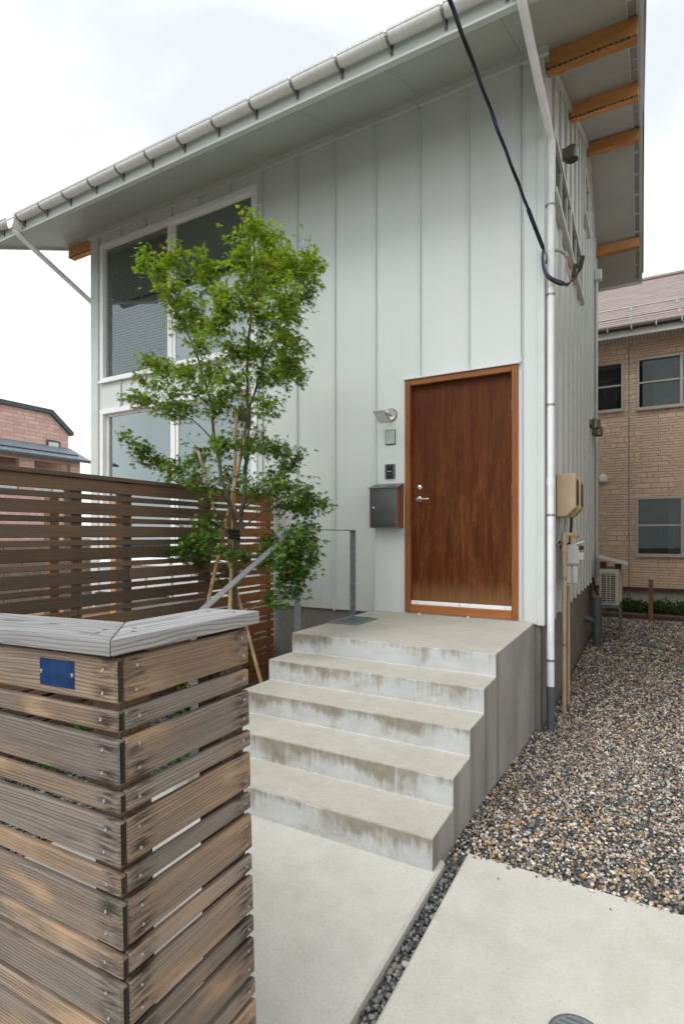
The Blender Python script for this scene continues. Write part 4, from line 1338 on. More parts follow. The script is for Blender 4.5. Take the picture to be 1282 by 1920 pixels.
extra = []
for i in range(len(CL)):
    for j in range(i):
        a, b = Vector(CL[i][:3]), Vector(CL[j][:3])
        if .16 < (a - b).length < .46 and random.random() < .72 and abs(a.z - b.z) < .26:
            mm = (a + b) / 2; extra.append((mm.x, mm.y, mm.z, .6 * (CL[i][3] + CL[j][3]) / 2 + .02, .6 * (CL[i][4] + CL[j][4]) / 2 + .01))
CL = CL + extra
branches = MB(); leafs = []
rl = random.Random(21)
CL.sort(key=lambda q: math.hypot(q[0] + 2.98, q[1] - 3.6) + .15 * abs(q[2] - 2.6))
for (cx, cy, cz, rx, rz) in CL:
    c = Vector((cx, cy, cz))
    # root: stem point inside and below
    best = None
    for p, r in TP:
        dz = c.z - p.z; dh = math.hypot(c.x - p.x, c.y - p.y)
        if dz < (-.05 if r > .0041 else -.10): continue
        cost = abs(dz - .5 * dh) + .75 * dh
        if best is None or cost < best[0]: best = (cost, p, r)
    p, r = best[1], best[2]
    mid = p.lerp(c, .5) + Vector((rl.gauss(0, .03), rl.gauss(0, .03), .04 + .05 * (c - p).length))
    q1 = p.lerp(mid, .5) + Vector((0, 0, .01)); q2 = mid.lerp(c, .55) + Vector((0, 0, .015))
    br = min(r * .6, .010)
    branches.tube([p, q1, mid, q2, c], [br, br * .8, br * .62, br * .45, .0022], 5)
    TP += [(mid, .004), (q2, .004), (c, .0038)]
    vol = rx * rx * rz
    ntw = max(6, int(8 + 1500 * vol + 410 * rx * rz))
    for k in range(ntw):
        while True:
            u = Vector((rl.uniform(-1, 1), rl.uniform(-1, 1), rl.uniform(-1, 1)))
            if u.length < 1: break
        u = u * (.6 + .75 * rl.random())
        e = c + Vector((u.x * rx * 1.08, u.y * rx, u.z * rz * 1.45))
        s0 = (mid.lerp(c, rl.uniform(.3, 1.0)))
        bend = s0.lerp(e, .55) + Vector((0, 0, .025))
        branches.tube([s0, bend, e], [.0022, .0016, .001], 3, cap=False)
        out = Vector((e.x + 3.0, e.y - 3.6, 0)); 
        dirn = (e - s0); dirn.z *= .4
        if dirn.length < 1e-3: dirn = Vector((1, 0, 0))
        dirn.normalize()
        for j in range(rl.randint(6, 9)):
            t = rl.uniform(.25, 1.0)
            base = s0.lerp(bend, min(1, t * 2)) if t < .5 else bend.lerp(e, (t - .5) * 2)
            base = base + Vector((rl.gauss(0, .036), rl.gauss(0, .036), rl.gauss(0, .03)))
            ang = math.atan2(dirn.y, dirn.x) + rl.gauss(0, .9)
            leafs.append((base, ang, rl.gauss(.45, .35), rl.gauss(0, .35), rl.uniform(.030, .047), u.z))
put('branches', branches, 'bark', maple, smooth=60)
n = len(leafs)
B = np.array([l[0][:] for l in leafs]); A = np.array([l[1] for l in leafs]); PT = np.array([l[2] for l in leafs]); RO = np.array([l[3] for l in leafs]); SZ = np.array([l[4] for l in leafs])
V = np.repeat(LV3[None], n, 0) * SZ[:, None, None]
cr_, sr_ = np.cos(RO)[:, None], np.sin(RO)[:, None]
y = V[..., 1] * cr_ - V[..., 2] * sr_; zz = V[..., 1] * sr_ + V[..., 2] * cr_
cp, sp = np.cos(PT)[:, None], np.sin(PT)[:, None]
x = V[..., 0] * cp + zz * sp; zz = -V[..., 0] * sp + zz * cp
ca, sa = np.cos(A)[:, None], np.sin(A)[:, None]
VV = np.stack([x * ca - y * sa, x * sa + y * ca, zz], -1) + B[:, None]
org = np.array(WL[maple.name])
k = LV3.shape[0]
F = (LF[None] + (np.arange(n) * k)[:, None, None]).reshape(-1, 3)
me = bpy.data.meshes.new('crown')
me.from_pydata((VV.reshape(-1, 3) - org).tolist(), [], F.tolist())
rg = np.random.default_rng(12)
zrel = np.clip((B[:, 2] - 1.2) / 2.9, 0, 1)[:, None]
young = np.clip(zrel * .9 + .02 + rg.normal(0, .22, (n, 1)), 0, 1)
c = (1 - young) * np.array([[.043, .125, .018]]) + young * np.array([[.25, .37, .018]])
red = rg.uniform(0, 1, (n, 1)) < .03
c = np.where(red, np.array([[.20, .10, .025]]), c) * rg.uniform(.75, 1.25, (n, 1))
at = me.attributes.new('col', 'FLOAT_COLOR', 'POINT')
rgba = np.ones((n * k, 4), np.float32); rgba[:, :3] = np.repeat(c, k, 0)
at.data.foreach_set('color', rgba.reshape(-1))
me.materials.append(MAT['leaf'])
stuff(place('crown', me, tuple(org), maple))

# bamboo support poles tied to the trunk
def bamboo(p0, p1, r, label):
    p0, p1 = Vector(p0), Vector(p1); L = (p1 - p0).length; pts = []; rr = []
    s = 0
    while s < L:
        for d, f in ((0, 1.0), (.012, 1.22), (.024, 1.0)):
            if s + d < L: pts.append(p0.lerp(p1, (s + d) / L)); rr.append(r * f * (1 - .25 * (s + d) / L))
        s += .235
    pts.append(p1); rr.append(r * .75)
    m = MB().tube(pts, rr, 10)
    return tag(put('bamboo_pole', m, 'bamboo', smooth=45, origin=tuple(p0)), label, 'bamboo pole', 'bamboo poles staking the maple')
bamboo((-3.50, 3.45, -.05), (-2.93, 3.63, 2.42), .019, 'bamboo pole leaning right across the maple trunk, leftmost at its foot')
bamboo((-2.98, 3.42, -.05), (-3.12, 3.72, 2.60), .019, 'near-upright bamboo pole in front of the maple trunk')
bamboo((-2.74, 3.72, -.05), (-3.46, 3.60, 2.28), .018, 'bamboo pole leaning left, its foot beside the steps')
m = MB()
for z in (1.50, 1.53, 1.56): m.lathe((-3.02, 3.57, z), (.1, .05, 1), [(-.012, .045), (0, .054), (.012, .045)], 12)
tag(put('tie_rope', m, 'twine'), 'dark twine binding the bamboo poles to the maple trunk', 'rope')

# low green ground cover in the garden
def leafy(name, pts, size, colr, label, cat, seed, h=.12):
    rg = np.random.default_rng(seed); V = []; F = []; C = []
    for (px, py, pz, rad, cnt, hh) in pts:
        for i in range(cnt):
            a = rg.uniform(0, 6.283); rr = rad * math.sqrt(rg.uniform(0, 1)); zz = pz + hh * rg.uniform(.05, 1) * (1.15 - rr / rad * .6)
            o = np.array([px + rr * math.cos(a), py + rr * math.sin(a), zz])
            d = rg.normal(0, 1, 3); d[2] = abs(d[2]) * .6 + .15; d /= np.linalg.norm(d)
            s = np.cross(d, rg.normal(0, 1, 3)); s /= np.linalg.norm(s)
            L = size * rg.uniform(.6, 1.4); w = L * .30
            b = len(V); V += [o - d * L * .5, o + s * w, o + d * L * .5, o - s * w]; F.append((b, b + 1, b + 2, b + 3))
            cc = np.array(colr[rg.integers(len(colr))]) * rg.uniform(.7, 1.3); C += [cc] * 4
    me = bpy.data.meshes.new(name); me.from_pydata([tuple(v) for v in V], [], F)
    at = me.attributes.new('col', 'FLOAT_COLOR', 'POINT')
    rgba = np.ones((len(V), 4), np.float32); rgba[:, :3] = np.array(C); at.data.foreach_set('color', rgba.reshape(-1))
    me.materials.append(MAT['leaf'])
    return tag(stuff(place(name, me, (0, 0, 0))), label, cat)
GREENS = [(.05, .15, .02), (.08, .20, .03), (.035, .10, .02), (.11, .22, .03)]
leafy('garden_plants', [(-2.95 - .28 * i + random.uniform(-.1, .1), 3.1 + .25 * (i % 3), 0., .22, 420, .36) for i in range(3)] + [(-2.75, 2.75, 0, .2, 300, .22), (-3.3, 2.3, 0, .22, 300, .25), (-2.85, 4.3, 0, .25, 300, .3)],
      .045, GREENS, 'low bright green plants in the garden behind the near fence', 'plants', 5)
m = MB(); m.add([(-3.05, 2.15, -.012), (-2.60, 2.05, -.012), (-2.58, 2.5, -.012), (-2.95, 2.62, -.012)], [(0, 1, 2, 3)])
structure(put('moss_patch', m, 'moss'))

# ================================================================== RIGHT WALL EQUIPMENT
def meter_box(y0, y1, depth, z0, z1, label):
    t = thing('meter_box', (XR, (y0 + y1) / 2, z0), label, 'meter box', 'beige electric meter boxes on the side wall')
    X0, X1 = XR + .030, XR + depth
    cz = .085
    m = MB(); m.prism([(X0, z0), (X0, z1), (X1 - .02, z1), (X1, z1 - .03), (X1, z0 + cz), (X1 - cz, z0)], 1, y0, y1)
    bo = put('body', m, 'beige_plastic', t)
    bv = bo.modifiers.new('ease', 'BEVEL'); bv.width = .014; bv.segments = 3; bv.limit_method = 'ANGLE'; bv.angle_limit = R(30)
    m = MB(); m.box(X1 + .0005, X1 + .006, y0 + .05, y1 - .05, z0 + cz + .03, z1 - .06, .002)
    put('window', m, 'black_plastic', t)
    m = MB(); m.box(XR + .001, XR + .0295, y0 + .02, y1 - .02, z0 + .01, z1 - .01)
    put('back_board', m, 'grey_plastic', t)
    m = MB(); m.prism([(X0 + .028, z0 - .0015), (X0 + .036, z0 - .0015), (X0 + .036, z1 + .0015), (X0 + .028, z1 + .0015)], 1, y0 - .0015, y1 + .0015)
    put('seam_band', m, 'beige_pipe', t)
meter_box(5.55, 5.83, .205, 1.70, 2.115, 'nearer beige electric meter box behind the white downspout')
meter_box(5.90, 6.16, .215, 1.70, 2.10, 'farther beige electric meter box, mostly hidden by the nearer one')
for k, (xo, col_, yy) in enumerate(((.06, 'grey_plastic', 5.62), (.10, 'grey_plastic', 5.70), (.12, 'rubber', 5.98))):
    m = MB().tube([(XR + xo, yy, 1.71), (XR + xo, yy, 1.62), (XR + xo - .012, yy - .02, 1.50 - .03 * k), (XR + .03, yy - .05, 1.44 - .03 * k), (XR + .012, yy - .07, 1.46)], .013, 10)
    tag(put('meter_cable', m, col_, smooth=60), ('grey cable curving out below the nearer meter box, leftmost', 'grey cable below the nearer meter box, right of the first', 'black cable looping below the farther meter box')[k], 'cable', 'cables under the meter boxes')

# gas pipe and meter
gp = thing('gas_meter', (-.66, 5.75, -.2), 'pale grey gas meter on beige riser pipes at the side wall', 'gas meter')
PX, PY = -.652, 5.62
m = MB().tube([(PX, PY, -.25), (PX, PY, 1.47)], .020, 12); put('riser_pipe', m, 'beige_pipe', gp, smooth=60)
m = MB().tube([(PX + .005, PY + .30, -.25), (PX + .005, PY + .30, .5), (PX + .005, PY + .30, 1.0)], .016, 12); put('riser_pipe', m, 'beige_pipe', gp, smooth=60)
m = MB().tube([(PX, PY, 1.36), (PX, PY, 1.42)], .027, 12); m.tube([(PX, PY, 1.46), (PX, PY, 1.545)], .026, 12)
m.tube([(PX, PY, 1.52), (PX + .05, PY + .10, 1.525), (PX + .08, PY + .24, 1.52)], .022, 12)
m.tube([(PX + .075, PY + .22, 1.52), (PX + .085, PY + .28, 1.52)], .030, 12); m.tube([(PX + .055, PY + .14, 1.53), (PX + .055, PY + .14, 1.44)], .020, 12)
put('elbow', m, 'beige_pipe', gp, smooth=50)
m = MB(); m.box(PX - .01, PX + .125, PY + .10, PY + .30, 1.22, 1.43, .025); m.box(PX + .10, PX + .165, PY + .12, PY + .28, 1.27, 1.35, .012)
gb = put('meter_body', m, 'meter_grey', gp)
m = MB(); m.box(PX - .005, PX + .045, PY + .11, PY + .29, 1.04, 1.218, .012); m.box(PX + .058, PX + .11, PY + .11, PY + .29, 1.04, 1.218, .012)
m.box(PX + .046, PX + .057, PY + .13, PY + .28, 1.06, 1.21)
put('meter_lower', m, 'meter_grey', gp)
m = MB(); m.prism([(PX + .08, 1.435), (PX + .16, 1.465), (PX + .165, 1.455), (PX + .085, 1.425)], 1, PY + .11, PY + .29); put('display_flap', m, 'pvc_white', gb)
m = MB(); m.box(PX + .118, PX + .15, PY + .12, PY + .28, 1.375, 1.415, .004); put('display', m, 'black_plastic', gb)
for z in (1.10, .46):
    m = MB().tube([(PX, PY, z - .012), (PX, PY, z + .012)], .0225, 12); m.box(XR + .001, PX - .018, PY - .004, PY + .004, z - .006, z + .006)
    put('pipe_clamp', m, 'steel_bracket', gp)

# thin conduits
m = MB().tube([(-.728, 5.10, 3.92), (-.728, 5.10, -.22)], .011, 8)
tag(put('conduit', m, 'beige_pipe', smooth=60), 'thin beige conduit running down the wall corner behind the downspout', 'conduit')
m = MB().tube([(XR + .045, 10.75, 6.10), (XR + .045, 10.75, .95)], .022, 10)
fc_ = thing('far_conduit', (XR + .045, 10.75, .95), 'pale conduit with a box at its top near the far house corner', 'conduit')
put('pipe', m, 'trim', fc_, smooth=60)
m = MB(); m.box(XR + .005, XR + .13, 10.69, 10.83, 6.10, 6.30, .02); put('junction_box', m, 'trim', fc_)
m = MB().tube([(XR + .045, 10.75, 3.2), (XR + .045, 10.75, 3.28)], .028, 10); put('coupling', m, 'trim', fc_, smooth=60)

# hooded vents
def hood(y, z, r, mat, label):
    t = thing('vent_hood', (XR, y, z), label, 'vent hood')
    xc = XR + .03 + r
    dome = [(-r * 1.15, r * .96), (-r * 1.12, r), (r * .35, r)] + [(r * .35 + r * .8 * math.sin(R(a_)), r * math.cos(R(a_))) for a_ in (18, 36, 54, 72, 86)]
    put('hood', MB().lathe((xc, y, z), (0, 0, 1), dome, 20), mat, t, smooth=50)
    put('opening', MB().lathe((xc, y, z - r * 1.17), (0, 0, 1), [(0, r * .85), (.004, r * .85)], 20), 'dark_slot', t)
    m = MB(); m.lathe((XR + .001, y, z), (1, 0, 0), [(0, r * .9), (.06, r * .9)], 18); put('collar', m, mat, t)
plain('hood_brown', (.20, .19, .165), .4, .6)
hood(6.22, 5.60, .068, 'hood_brown', 'dark hooded wall vent high up beside the upper side window')
hood(9.55, 3.32, .075, 'hood_brown', 'upper hooded vent near the far end of the side wall, the nearer one')
hood(10.15, 3.30, .075, 'hood_brown', 'hooded vent at the far end of the side wall, behind its twin')

# drain pipe, dark grey
dp = thing('drain_pipe', (-.60, 9.2, -.2), 'dark grey vertical drain pipe with elbow standing in the gravel', 'drain pipe')
m = MB().tube([(-.60, 9.2, -.26), (-.60, 9.2, .52)], .062, 18); m.tube([(-.60, 9.2, .50), (-.60, 9.2, .56)], .070, 18); m.tube([(-.60, 9.2, .08), (-.60, 9.2, .20)], .069, 18)
put('stack', m, 'pvc_grey', dp, smooth=50)
m = MB().tube([(-.60, 9.2, .10), (-.64, 9.2, .20), (-.70, 9.2, .22), (-.79, 9.2, .22)], .055, 16); put('elbow', m, 'pvc_grey', dp, smooth=50)

# air conditioner on its stand
ac = thing('air_conditioner', (-.47, 10.2, -.2), 'beige air conditioner outdoor unit on a metal stand with tilted cover board', 'air conditioner')
ax0, ax1, ay0, ay1, az0, az1 = -.615, -.315, 9.95, 10.72, .36, .96
m = MB(); m.box(ax0, ax1, ay0, ay1, az0, az1, .012); acb = put('casing', m, 'ac_body', ac)
m = MB(); m.box(ax0 + .035, ax1 - .055, ay0 - .006, ay0 - .0005, az0 + .04, az1 - .08); put('vent_recess', m, 'ac_dark', acb)
for i in range(13):
    z = az0 + .06 + i * (az1 - az0 - .16) / 12
    m = MB().box(ax0 + .036, ax1 - .056, ay0 - .016, ay0 - .0062, z - .006, z + .006); put('louvre', m, 'ac_body', acb)
for x in (ax0 + .115, ax0 + .17):
    m = MB().box(x - .006, x + .006, ay0 - .018, ay0 - .0165, az0 + .045, az1 - .085); put('louvre_rib', m, 'ac_body', acb)
m = MB(); m.box(ax1 + .0005, ax1 + .03, ay0 + .12, ay1 - .03, az0 + .05, az1 - .05, .008); put('fan_grille', m, 'ac_body', acb)
m = MB(); m.box(ax0 + .09, ax0 + .20, ay0 - .02, ay0 - .0005, az1 - .065, az1 - .03, .006); put('handle', m, 'ac_body', acb)
m = MB(); m.prism([(ax0 - .03, az1 + .19), (ax1 + .12, az1 + .07), (ax1 + .127, az1 + .085), (ax0 - .025, az1 + .205)], 1, ay0 - .06, ay1 + .05); put('cover_board', m, 'neighbour_trim', ac)
for x, zt in ((ax0 + .06, az1 + .115), (ax1 - .02, az1 + .085)):
    m = MB().box(x - .05, x + .05, ay0 + .08, ay0 + .12, az1 + .0005, zt); put('cover_support', m, 'kerb_brown', ac)
for q in ((ay0 - .01, ay0 + .03, az0 - .04, az0 - .003), (ay1 - .03, ay1 + .01, az0 - .04, az0 - .003), (ay0 - .005, ay0 + .025, -.17, -.15)):
    put('stand_rail', MB().box(ax0 - .02, ax1 + .02, *q), 'iron', ac)
for x in (ax0 - .015, ax1 + .005):
    for y in (ay0 - .005, ay1 - .025):
        m = MB().box(x - .014, x + .014, y, y + .03, -.24, az0 - .041); put('stand_leg', m, 'iron', ac)
m = MB().tube([(ax0 - .02, ay0 + .1, az0 + .15), (ax0 - .07, ay0 + .1, az0 + .25), (ax0 - .08, ay0 + .05, az0 + .4), (XR + .02, ay0 + .05, az0 + .45)], .018, 8); put('hose', m, 'rubber', ac, smooth=60)

# round cap in the gravel and the manhole in the driveway
m = MB(); m.lathe((.08, 9.6, -.22), (0, 0, 1), [(0, .115), (.045, .115), (.055, .105), (.058, .03)], 24)
tag(put('inspection_cover', m, 'pvc_grey', smooth=35), 'small round dark grey cap lying in the gravel', 'cover')
mh = thing('manhole_cover', (-.165, 1.765, 0), 'small round grey iron manhole cover at the bottom edge of the driveway', 'manhole')
m = MB(); m.lathe((-.165, 1.765, .001), (0, 0, 1), [(0, .088), (.004, .088), (.005, .086)], 32); put('ring', m, 'iron', mh)
m = MB(); m.lathe((-.165, 1.765, .0062), (0, 0, 1), [(0, .078), (.003, .077)], 32); lid = put('lid', m, 'galvanised', mh)
for i in range(-3, 4):
    w = math.sqrt(.070 ** 2 - (i * .019) ** 2)
    m = MB().box(-.165 - w, -.165 + w, 1.765 + i * .019 - .003, 1.765 + i * .019 + .003, .0093, .0108); put('tread_bar', m, 'iron', lid)

# ================================================================== SERVICE CABLE
sc = thing('service_cable', (-.72, 4.97, 3.95), 'twisted black and blue overhead service cable ending at the house corner', 'cable')
A0 = Vector((-.745, 4.96, 4.02)); 
pts = []
P0 = Vector((-.865, 2.72, 4.29)); far = Vector((-1.35, -7.0, 6.4))
def cat(t):
    # a slack catenary from the pole behind the viewer to the corner hook
    p = far.lerp(A0, t); return p - Vector((0, 0, 1.05 * 4 * t * (1 - t) * .62))
N_ = 220
tt = 0
# direction of the straight run: solve so that the run passes near P0
def run(t):
    q = far.lerp(A0, t)
    tp = (P0.y - far.y) / (A0.y - far.y); qp = far.lerp(A0, tp)
    k = 4 * t * (1 - t) / (4 * tp * (1 - tp))
    return q + (P0 - qp) * k
for ph, mat, r in ((0, 'rubber', .0064), (2.1, 'blue_wire', .0056), (4.2, 'rubber', .0060)):
    pts = []
    for i in range(N_ + 1):
        t = i / N_; p = run(t); tw = ph + i * .34
        pts.append(p + Vector((math.cos(tw), 0, math.sin(tw))) * .0070)
    m = MB().tube(pts, r, 6)
    put('wire', m, mat, sc, smooth=80)
m = MB()
for i in range(22):
    t = .955 + .045 * i / 22; p = run(t); m.lathe(p, (run(min(1, t + .01)) - run(t - .01)), [(-.003, .015), (0, .018), (.003, .015)], 8)
put('binding', m, 'rubber', sc, smooth=60)
hook = [(-.745, 4.97, 4.02), (-.728, 5.0, 3.985), (-.722, 5.03, 3.95), (-.738, 5.06, 3.93)]
m = MB().tube(hook, .006, 8); m.lathe((-.735, 5.045, 3.935), (1, 0, 0), [(-.012, .018), (.03, .018)], 10); put('hook', m, 'steel_bracket', sc, smooth=50)
# slack loop to the connectors
def loop(dx, dz, mat, end, r=.0065):
    ctrl = [(-.745 + dx, 4.96, 4.02), (-.752 + dx, 4.945, 3.92), (-.735 + dx, 4.95, 3.81 + dz), (-.69 + dx, 4.965, 3.735 + dz), (-.60 + dx, 5.08, 3.715 + dz), (end[0] - .04, end[1] - .06, end[2] - .10), end]
    P = [Vector(p) for p in ctrl]; out = []
    for i in range(len(P) - 1):
        p0, p1, p2, p3 = P[max(i - 1, 0)], P[i], P[i + 1], P[min(i + 2, len(P) - 1)]
        for k in range(6):
            t = k / 6
            out.append(.5 * ((2 * p1) + (p2 - p0) * t + (2 * p0 - 5 * p1 + 4 * p2 - p3) * t * t + (3 * p1 - p0 - 3 * p2 + p3) * t ** 3))
    out.append(P[-1])
    put('slack_wire', MB().tube(out, r, 7), mat, sc, smooth=80)
loop(0, 0, 'rubber', (-.497, 5.35, 3.935), .008); loop(.008, .022, 'blue_wire', (-.545, 5.33, 3.88), .0075); loop(.004, .011, 'brown_wire', (-.495, 5.355, 3.935), .0075)
m = MB(); m.tube([(-.50, 5.35, 3.925), (-.485, 5.355, 3.96), (-.466, 5.36, 4.06)], [.012, .021, .021], 12); put('connector', m, 'rubber', sc, smooth=50)
m = MB(); m.tube([(-.55, 5.325, 3.87), (-.54, 5.33, 3.90), (-.522, 5.335, 3.99)], [.010, .018, .018], 12); put('connector', m, 'rubber', sc, smooth=50)
m = MB().tube([(-.69, 5.16, 4.08), (-.64, 5.20, 4.085), (-.60, 5.24, 4.06), (-.58, 5.25, 4.03)], .015, 10); put('entry_conduit', m, 'grey_plastic', sc, smooth=60)
m = MB().tube([(-.58, 5.25, 4.03), (-.588, 5.26, 3.93), (-.565, 5.29, 3.84), (-.525, 5.33, 3.86), (-.497, 5.35, 3.93)], .0065, 8); put('slack_wire', m, 'pink_wire', sc, smooth=60)

# ================================================================== NEIGHBOUR'S HOUSE (right, behind)
NY = 13.6
nb = thing('neighbour_house', (2.5, 17, -.3), 'two-storey tan stone-clad neighbour house with brown shingle roof', 'house')
NX0, NX1 = -5.0, 9.0
NWIN = [(-1.25, -.335, 4.30, 5.41), (-.09, 1.60, 4.28, 5.42), (-.11, 1.65, 1.06, 2.36)]
m = MB()
for r in rects_minus(NX0, NX1, .37, 5.80, NWIN): m.box(r[0], r[1], NY, NY + .16, r[2], r[3])
m.box(NX0, NX1, NY + 7.9, NY + 8, .37, 5.8); m.box(NX0, NX0 + .16, NY + .161, NY + 7.9, .37, 5.8); m.box(NX1 - .16, NX1, NY + .161, NY + 7.9, .37, 5.8)
wall_n = put('wall', m, 'stone_siding', nb)
m = MB(); m.box(2.25, NX1 - .01, 4.4, NY - .001, -.3, 5.79); put('added_shade_wing', m, 'stone_siding', nb)  # unseen wing, added to shade the side wall and far gravel
m = MB(); m.prism([(1.85, 5.80), (5.6, 7.7), (NX1 + .5, 5.80), (NX1 + .5, 5.92), (5.6, 7.85), (1.85, 5.92)], 1, 3.95, NY - .6); put('added_wing_roof', m, 'brown_shingle', nb)  # roof of that added wing, also out of view
m = MB(); m.box(-.252, -.222, NY - .008, NY - .0005, .37, 5.79); put('panel_joint', m, 'brown_shingle', nb)
m = MB(); m.box(NX0 + .05, NX1 - .05, NY + .04, NY + 7.9, -.4, .36); put('foundation', m, 'neighbour_base', nb)
m = MB(); m.box(NX0 - .01, NX1 + .01, NY - .035, NY - .0005, .30, .372); put('base_flashing', m, 'maroon', nb)
m = MB(); m.box(NX0 + .2, NX1 - .2, NY + 1.6, NY + 1.65, .4, 5.7); m.box(NX0 + .2, NX1 - .2, NY + .2, NY + 1.6, 3.2, 3.3); put('interior_wall', m, 'interior', nb)
for wi, (a, b, c, d) in enumerate(NWIN):
    m = rect_frame(a, b, NY - .04, NY + .08, c, d, .055, .004)
    mid = (a + b) / 2
    if b - a > 1.2: m.box(mid - .03, mid + .03, NY - .03, NY + .06, c + .055, d - .055, .003)
    w = put('window', m, 'neighbour_frame', nb)
    zr = c + (d - c) * .52
    m = MB().box(a + .056, b - .056, NY - .015, NY + .02, zr - .02, zr + .02, .003); put('transom', m, 'neighbour_frame', w)
    m = MB(); m.box(a - .015, b + .015, NY - .06, NY - .041, c - .02, c + .02, .003); put('sill', m, 'neighbour_frame', w)
    halves = [(a + .055, mid - .03), (mid + .03, b - .055)] if b - a > 1.2 else [(a + .055, b - .055)]
    for hx0, hx1 in halves:
        m = MB().box(hx0, hx1, NY + .022, NY + .027, c + .055, d - .055); put('pane', m, 'neighbour_glass', w)
    if b - a > 1.2:
        nn = 26; x0c = mid - .25 if wi != 1 else mid - .52
        pts = [(x0c + (b - .08 - x0c) * i / nn, NY + .20 + .02 * math.sin(i * 1.7)) for i in range(nn + 1)]
        m = MB().prism(pts + [(x, y + .006) for x, y in reversed(pts)], 2, c + .03, d - .03); put('curtain', m, 'curtain', w)
# laundry seen through the small upper window
m = MB().tube([(-.85, NY + .5, 5.12), (-.42, NY + .5, 5.16)], .008, 6); m.tube([(-.85, NY + .35, 5.10), (-.42, NY + .35, 5.14)], .008, 6)
lr = put('laundry_rack', m, 'cloth_white', nb)
for i, (x, c_) in enumerate(((-.72, 'cloth_blue'), (-.60, 'cloth_blue'), (-.48, 'cloth_white'), (-.95, 'cloth_white'), (-1.08, 'cloth_red'))):
    zl = 4.82 if c_ == 'cloth_blue' else 4.62
    pts = [(x + .05 * math.cos(k * .5236) * (1 + .25 * math.sin(k)), zl + (5.10 - zl) / 2 + (5.10 - zl) / 2 * math.sin(k * .5236)) for k in range(12)]
    put('garment', MB().prism(pts, 1, NY + .42, NY + .44), c_, lr)
# roof: stepped shingle courses
RY0, RZ0, RS = NY - .55, 6.02, .60
NC = 24; CD = .19
for side in (0,):
    m = MB()
    for i in range(NC):
        y0 = RY0 + i * CD; zz = RZ0 + (y0 - RY0) * RS
        m.prism([(y0, zz), (y0, zz + .030), (y0 + CD + .02, zz + .012 + CD * RS), (y0 + CD + .02, zz - .02 + CD * RS)], 0, NX0 - .5, NX1 + .5)
    nroof = put('roof', m, 'brown_shingle', nb)
    yr_ = RY0 + NC * CD; zr_ = RZ0 + NC * CD * RS
m = MB(); m.prism([(RY0 + .03, RZ0 - .03), (yr_, zr_ - .03), (2 * yr_ - RY0, RZ0 - .03), (2 * yr_ - RY0, RZ0 + .0), (yr_, zr_ + .0), ], 0, NX0 - .45, NX1 + .45); put('roof_deck', m, 'neighbour_trim', nroof)
m = MB(); m.box(NX0 - .5, NX1 + .5, yr_ - .12, yr_ + .12, zr_ - .02, zr_ + .06, .02); put('ridge_cap', m, 'brown_shingle', nroof)
for dy in (.28, 1.15):
    zz = RZ0 + dy * RS + .10
    m = MB().tube([(NX0, RY0 + dy, zz), (NX1, RY0 + dy, zz)], .018, 8); sg = put('snow_guard', m, 'steel_bracket', nroof, smooth=60)
    x = -2.0
    while x < 4:
        m = MB().box(x - .02, x + .02, RY0 + dy - .02, RY0 + dy + .03, zz - .09, zz + .02); put('guard_bracket', m, 'galvanised', sg); x += .9
m = MB(); m.box(NX0 - .5, NX1 + .5, RY0 + .02, RY0 + .05, RZ0 - .24, RZ0 - .035, .003); put('fascia', m, 'neighbour_trim', nb)
m = MB(); m.box(NX0 - .5, NX1 + .5, RY0 + .051, NY - .001, RZ0 - .235, RZ0 - .222); 
nsf = put('soffit', m, 'neighbour_trim', nb)
m = MB()
for i in range(60): m.box(-2 + i * .07, -1.965 + i * .07, RY0 + .10, RY0 + .42, RZ0 - .2375, RZ0 - .2355)
put('soffit_vent', m, 'neighbour_base', nsf)
m = MB(); m.prism([(RY0 - .09, RZ0 - .03), (RY0 + .018, RZ0 - .03), (RY0 + .018, RZ0 - .10), (RY0 - .06, RZ0 - .11), (RY0 - .09, RZ0 - .08)], 0, NX0 - .5, NX1 + .5)
ng = put('gutter', m, 'neighbour_gutter', nb)
x = -2.0
while x < 4:
    m = MB().box(x - .012, x + .012, RY0 - .096, RY0 + .01, RZ0 - .135, RZ0 - .012); put('gutter_bracket', m, 'steel_bracket', ng); x += .455
nv = thing('wall_vent', (-.73, NY, 2.80), 'small silver vent hood on the tan stone-clad neighbour wall', 'vent hood')
m = MB(); m.box(-.83, -.66, NY - .12, NY - .0005, 2.70, 2.90, .05); put('hood', m, 'pvc_white', nv)
m = MB(); m.box(-.80, -.69, NY - .10, NY - .02, 2.694, 2.699); put('opening', m, 'dark_slot', nv)

# bed in front of the neighbour: kerb, red chips, plants, stake
m = MB(); m.box(-2.2, 6.0, 12.62, 12.70, -.30, -.115, .006)
structure(put('bed_kerb', m, 'kerb_brown', origin=(0, 0, 0)))
mat_earth('red_chips', (.13, .05, .045), (.30, .16, .14), 45.)
sheet('planting_bed', -2.2, 6.0, 12.70, NY + .05, 2, 2, lambda x, y: -.14, 'red_chips')
gravel('red_chip_gravel', [(-1.0, 2.2, 12.71, 13.0, .035, .022)], [((.22, .10, .09), .5), ((.34, .19, .17), .3), ((.12, .06, .055), .2)],
       'reddish stone chips along the neighbour planting bed', 'stone chips', lambda x, y: np.full(np.shape(x), -.135), 14)
leafy('hedge_plants', [(-.5 + .16 * i + random.uniform(-.05, .05), 13.22 + random.uniform(-.12, .12), -.14, .24, 330, random.uniform(.22, .46)) for i in range(18)],
      .055, [(.045, .10, .025), (.07, .14, .04), (.035, .08, .02), (.10, .17, .05)], 'low green shrubs growing along the neighbour wall', 'plants', 6)
stake = thing('wooden_stake', (.17, 12.55, -.2), 'weathered brown wooden stake standing by the planting bed', 'stake')
timber('shaft', .13, .21, 12.52, 12.60, -.25, .62, 'z', 'brown_wood', stake, .006)

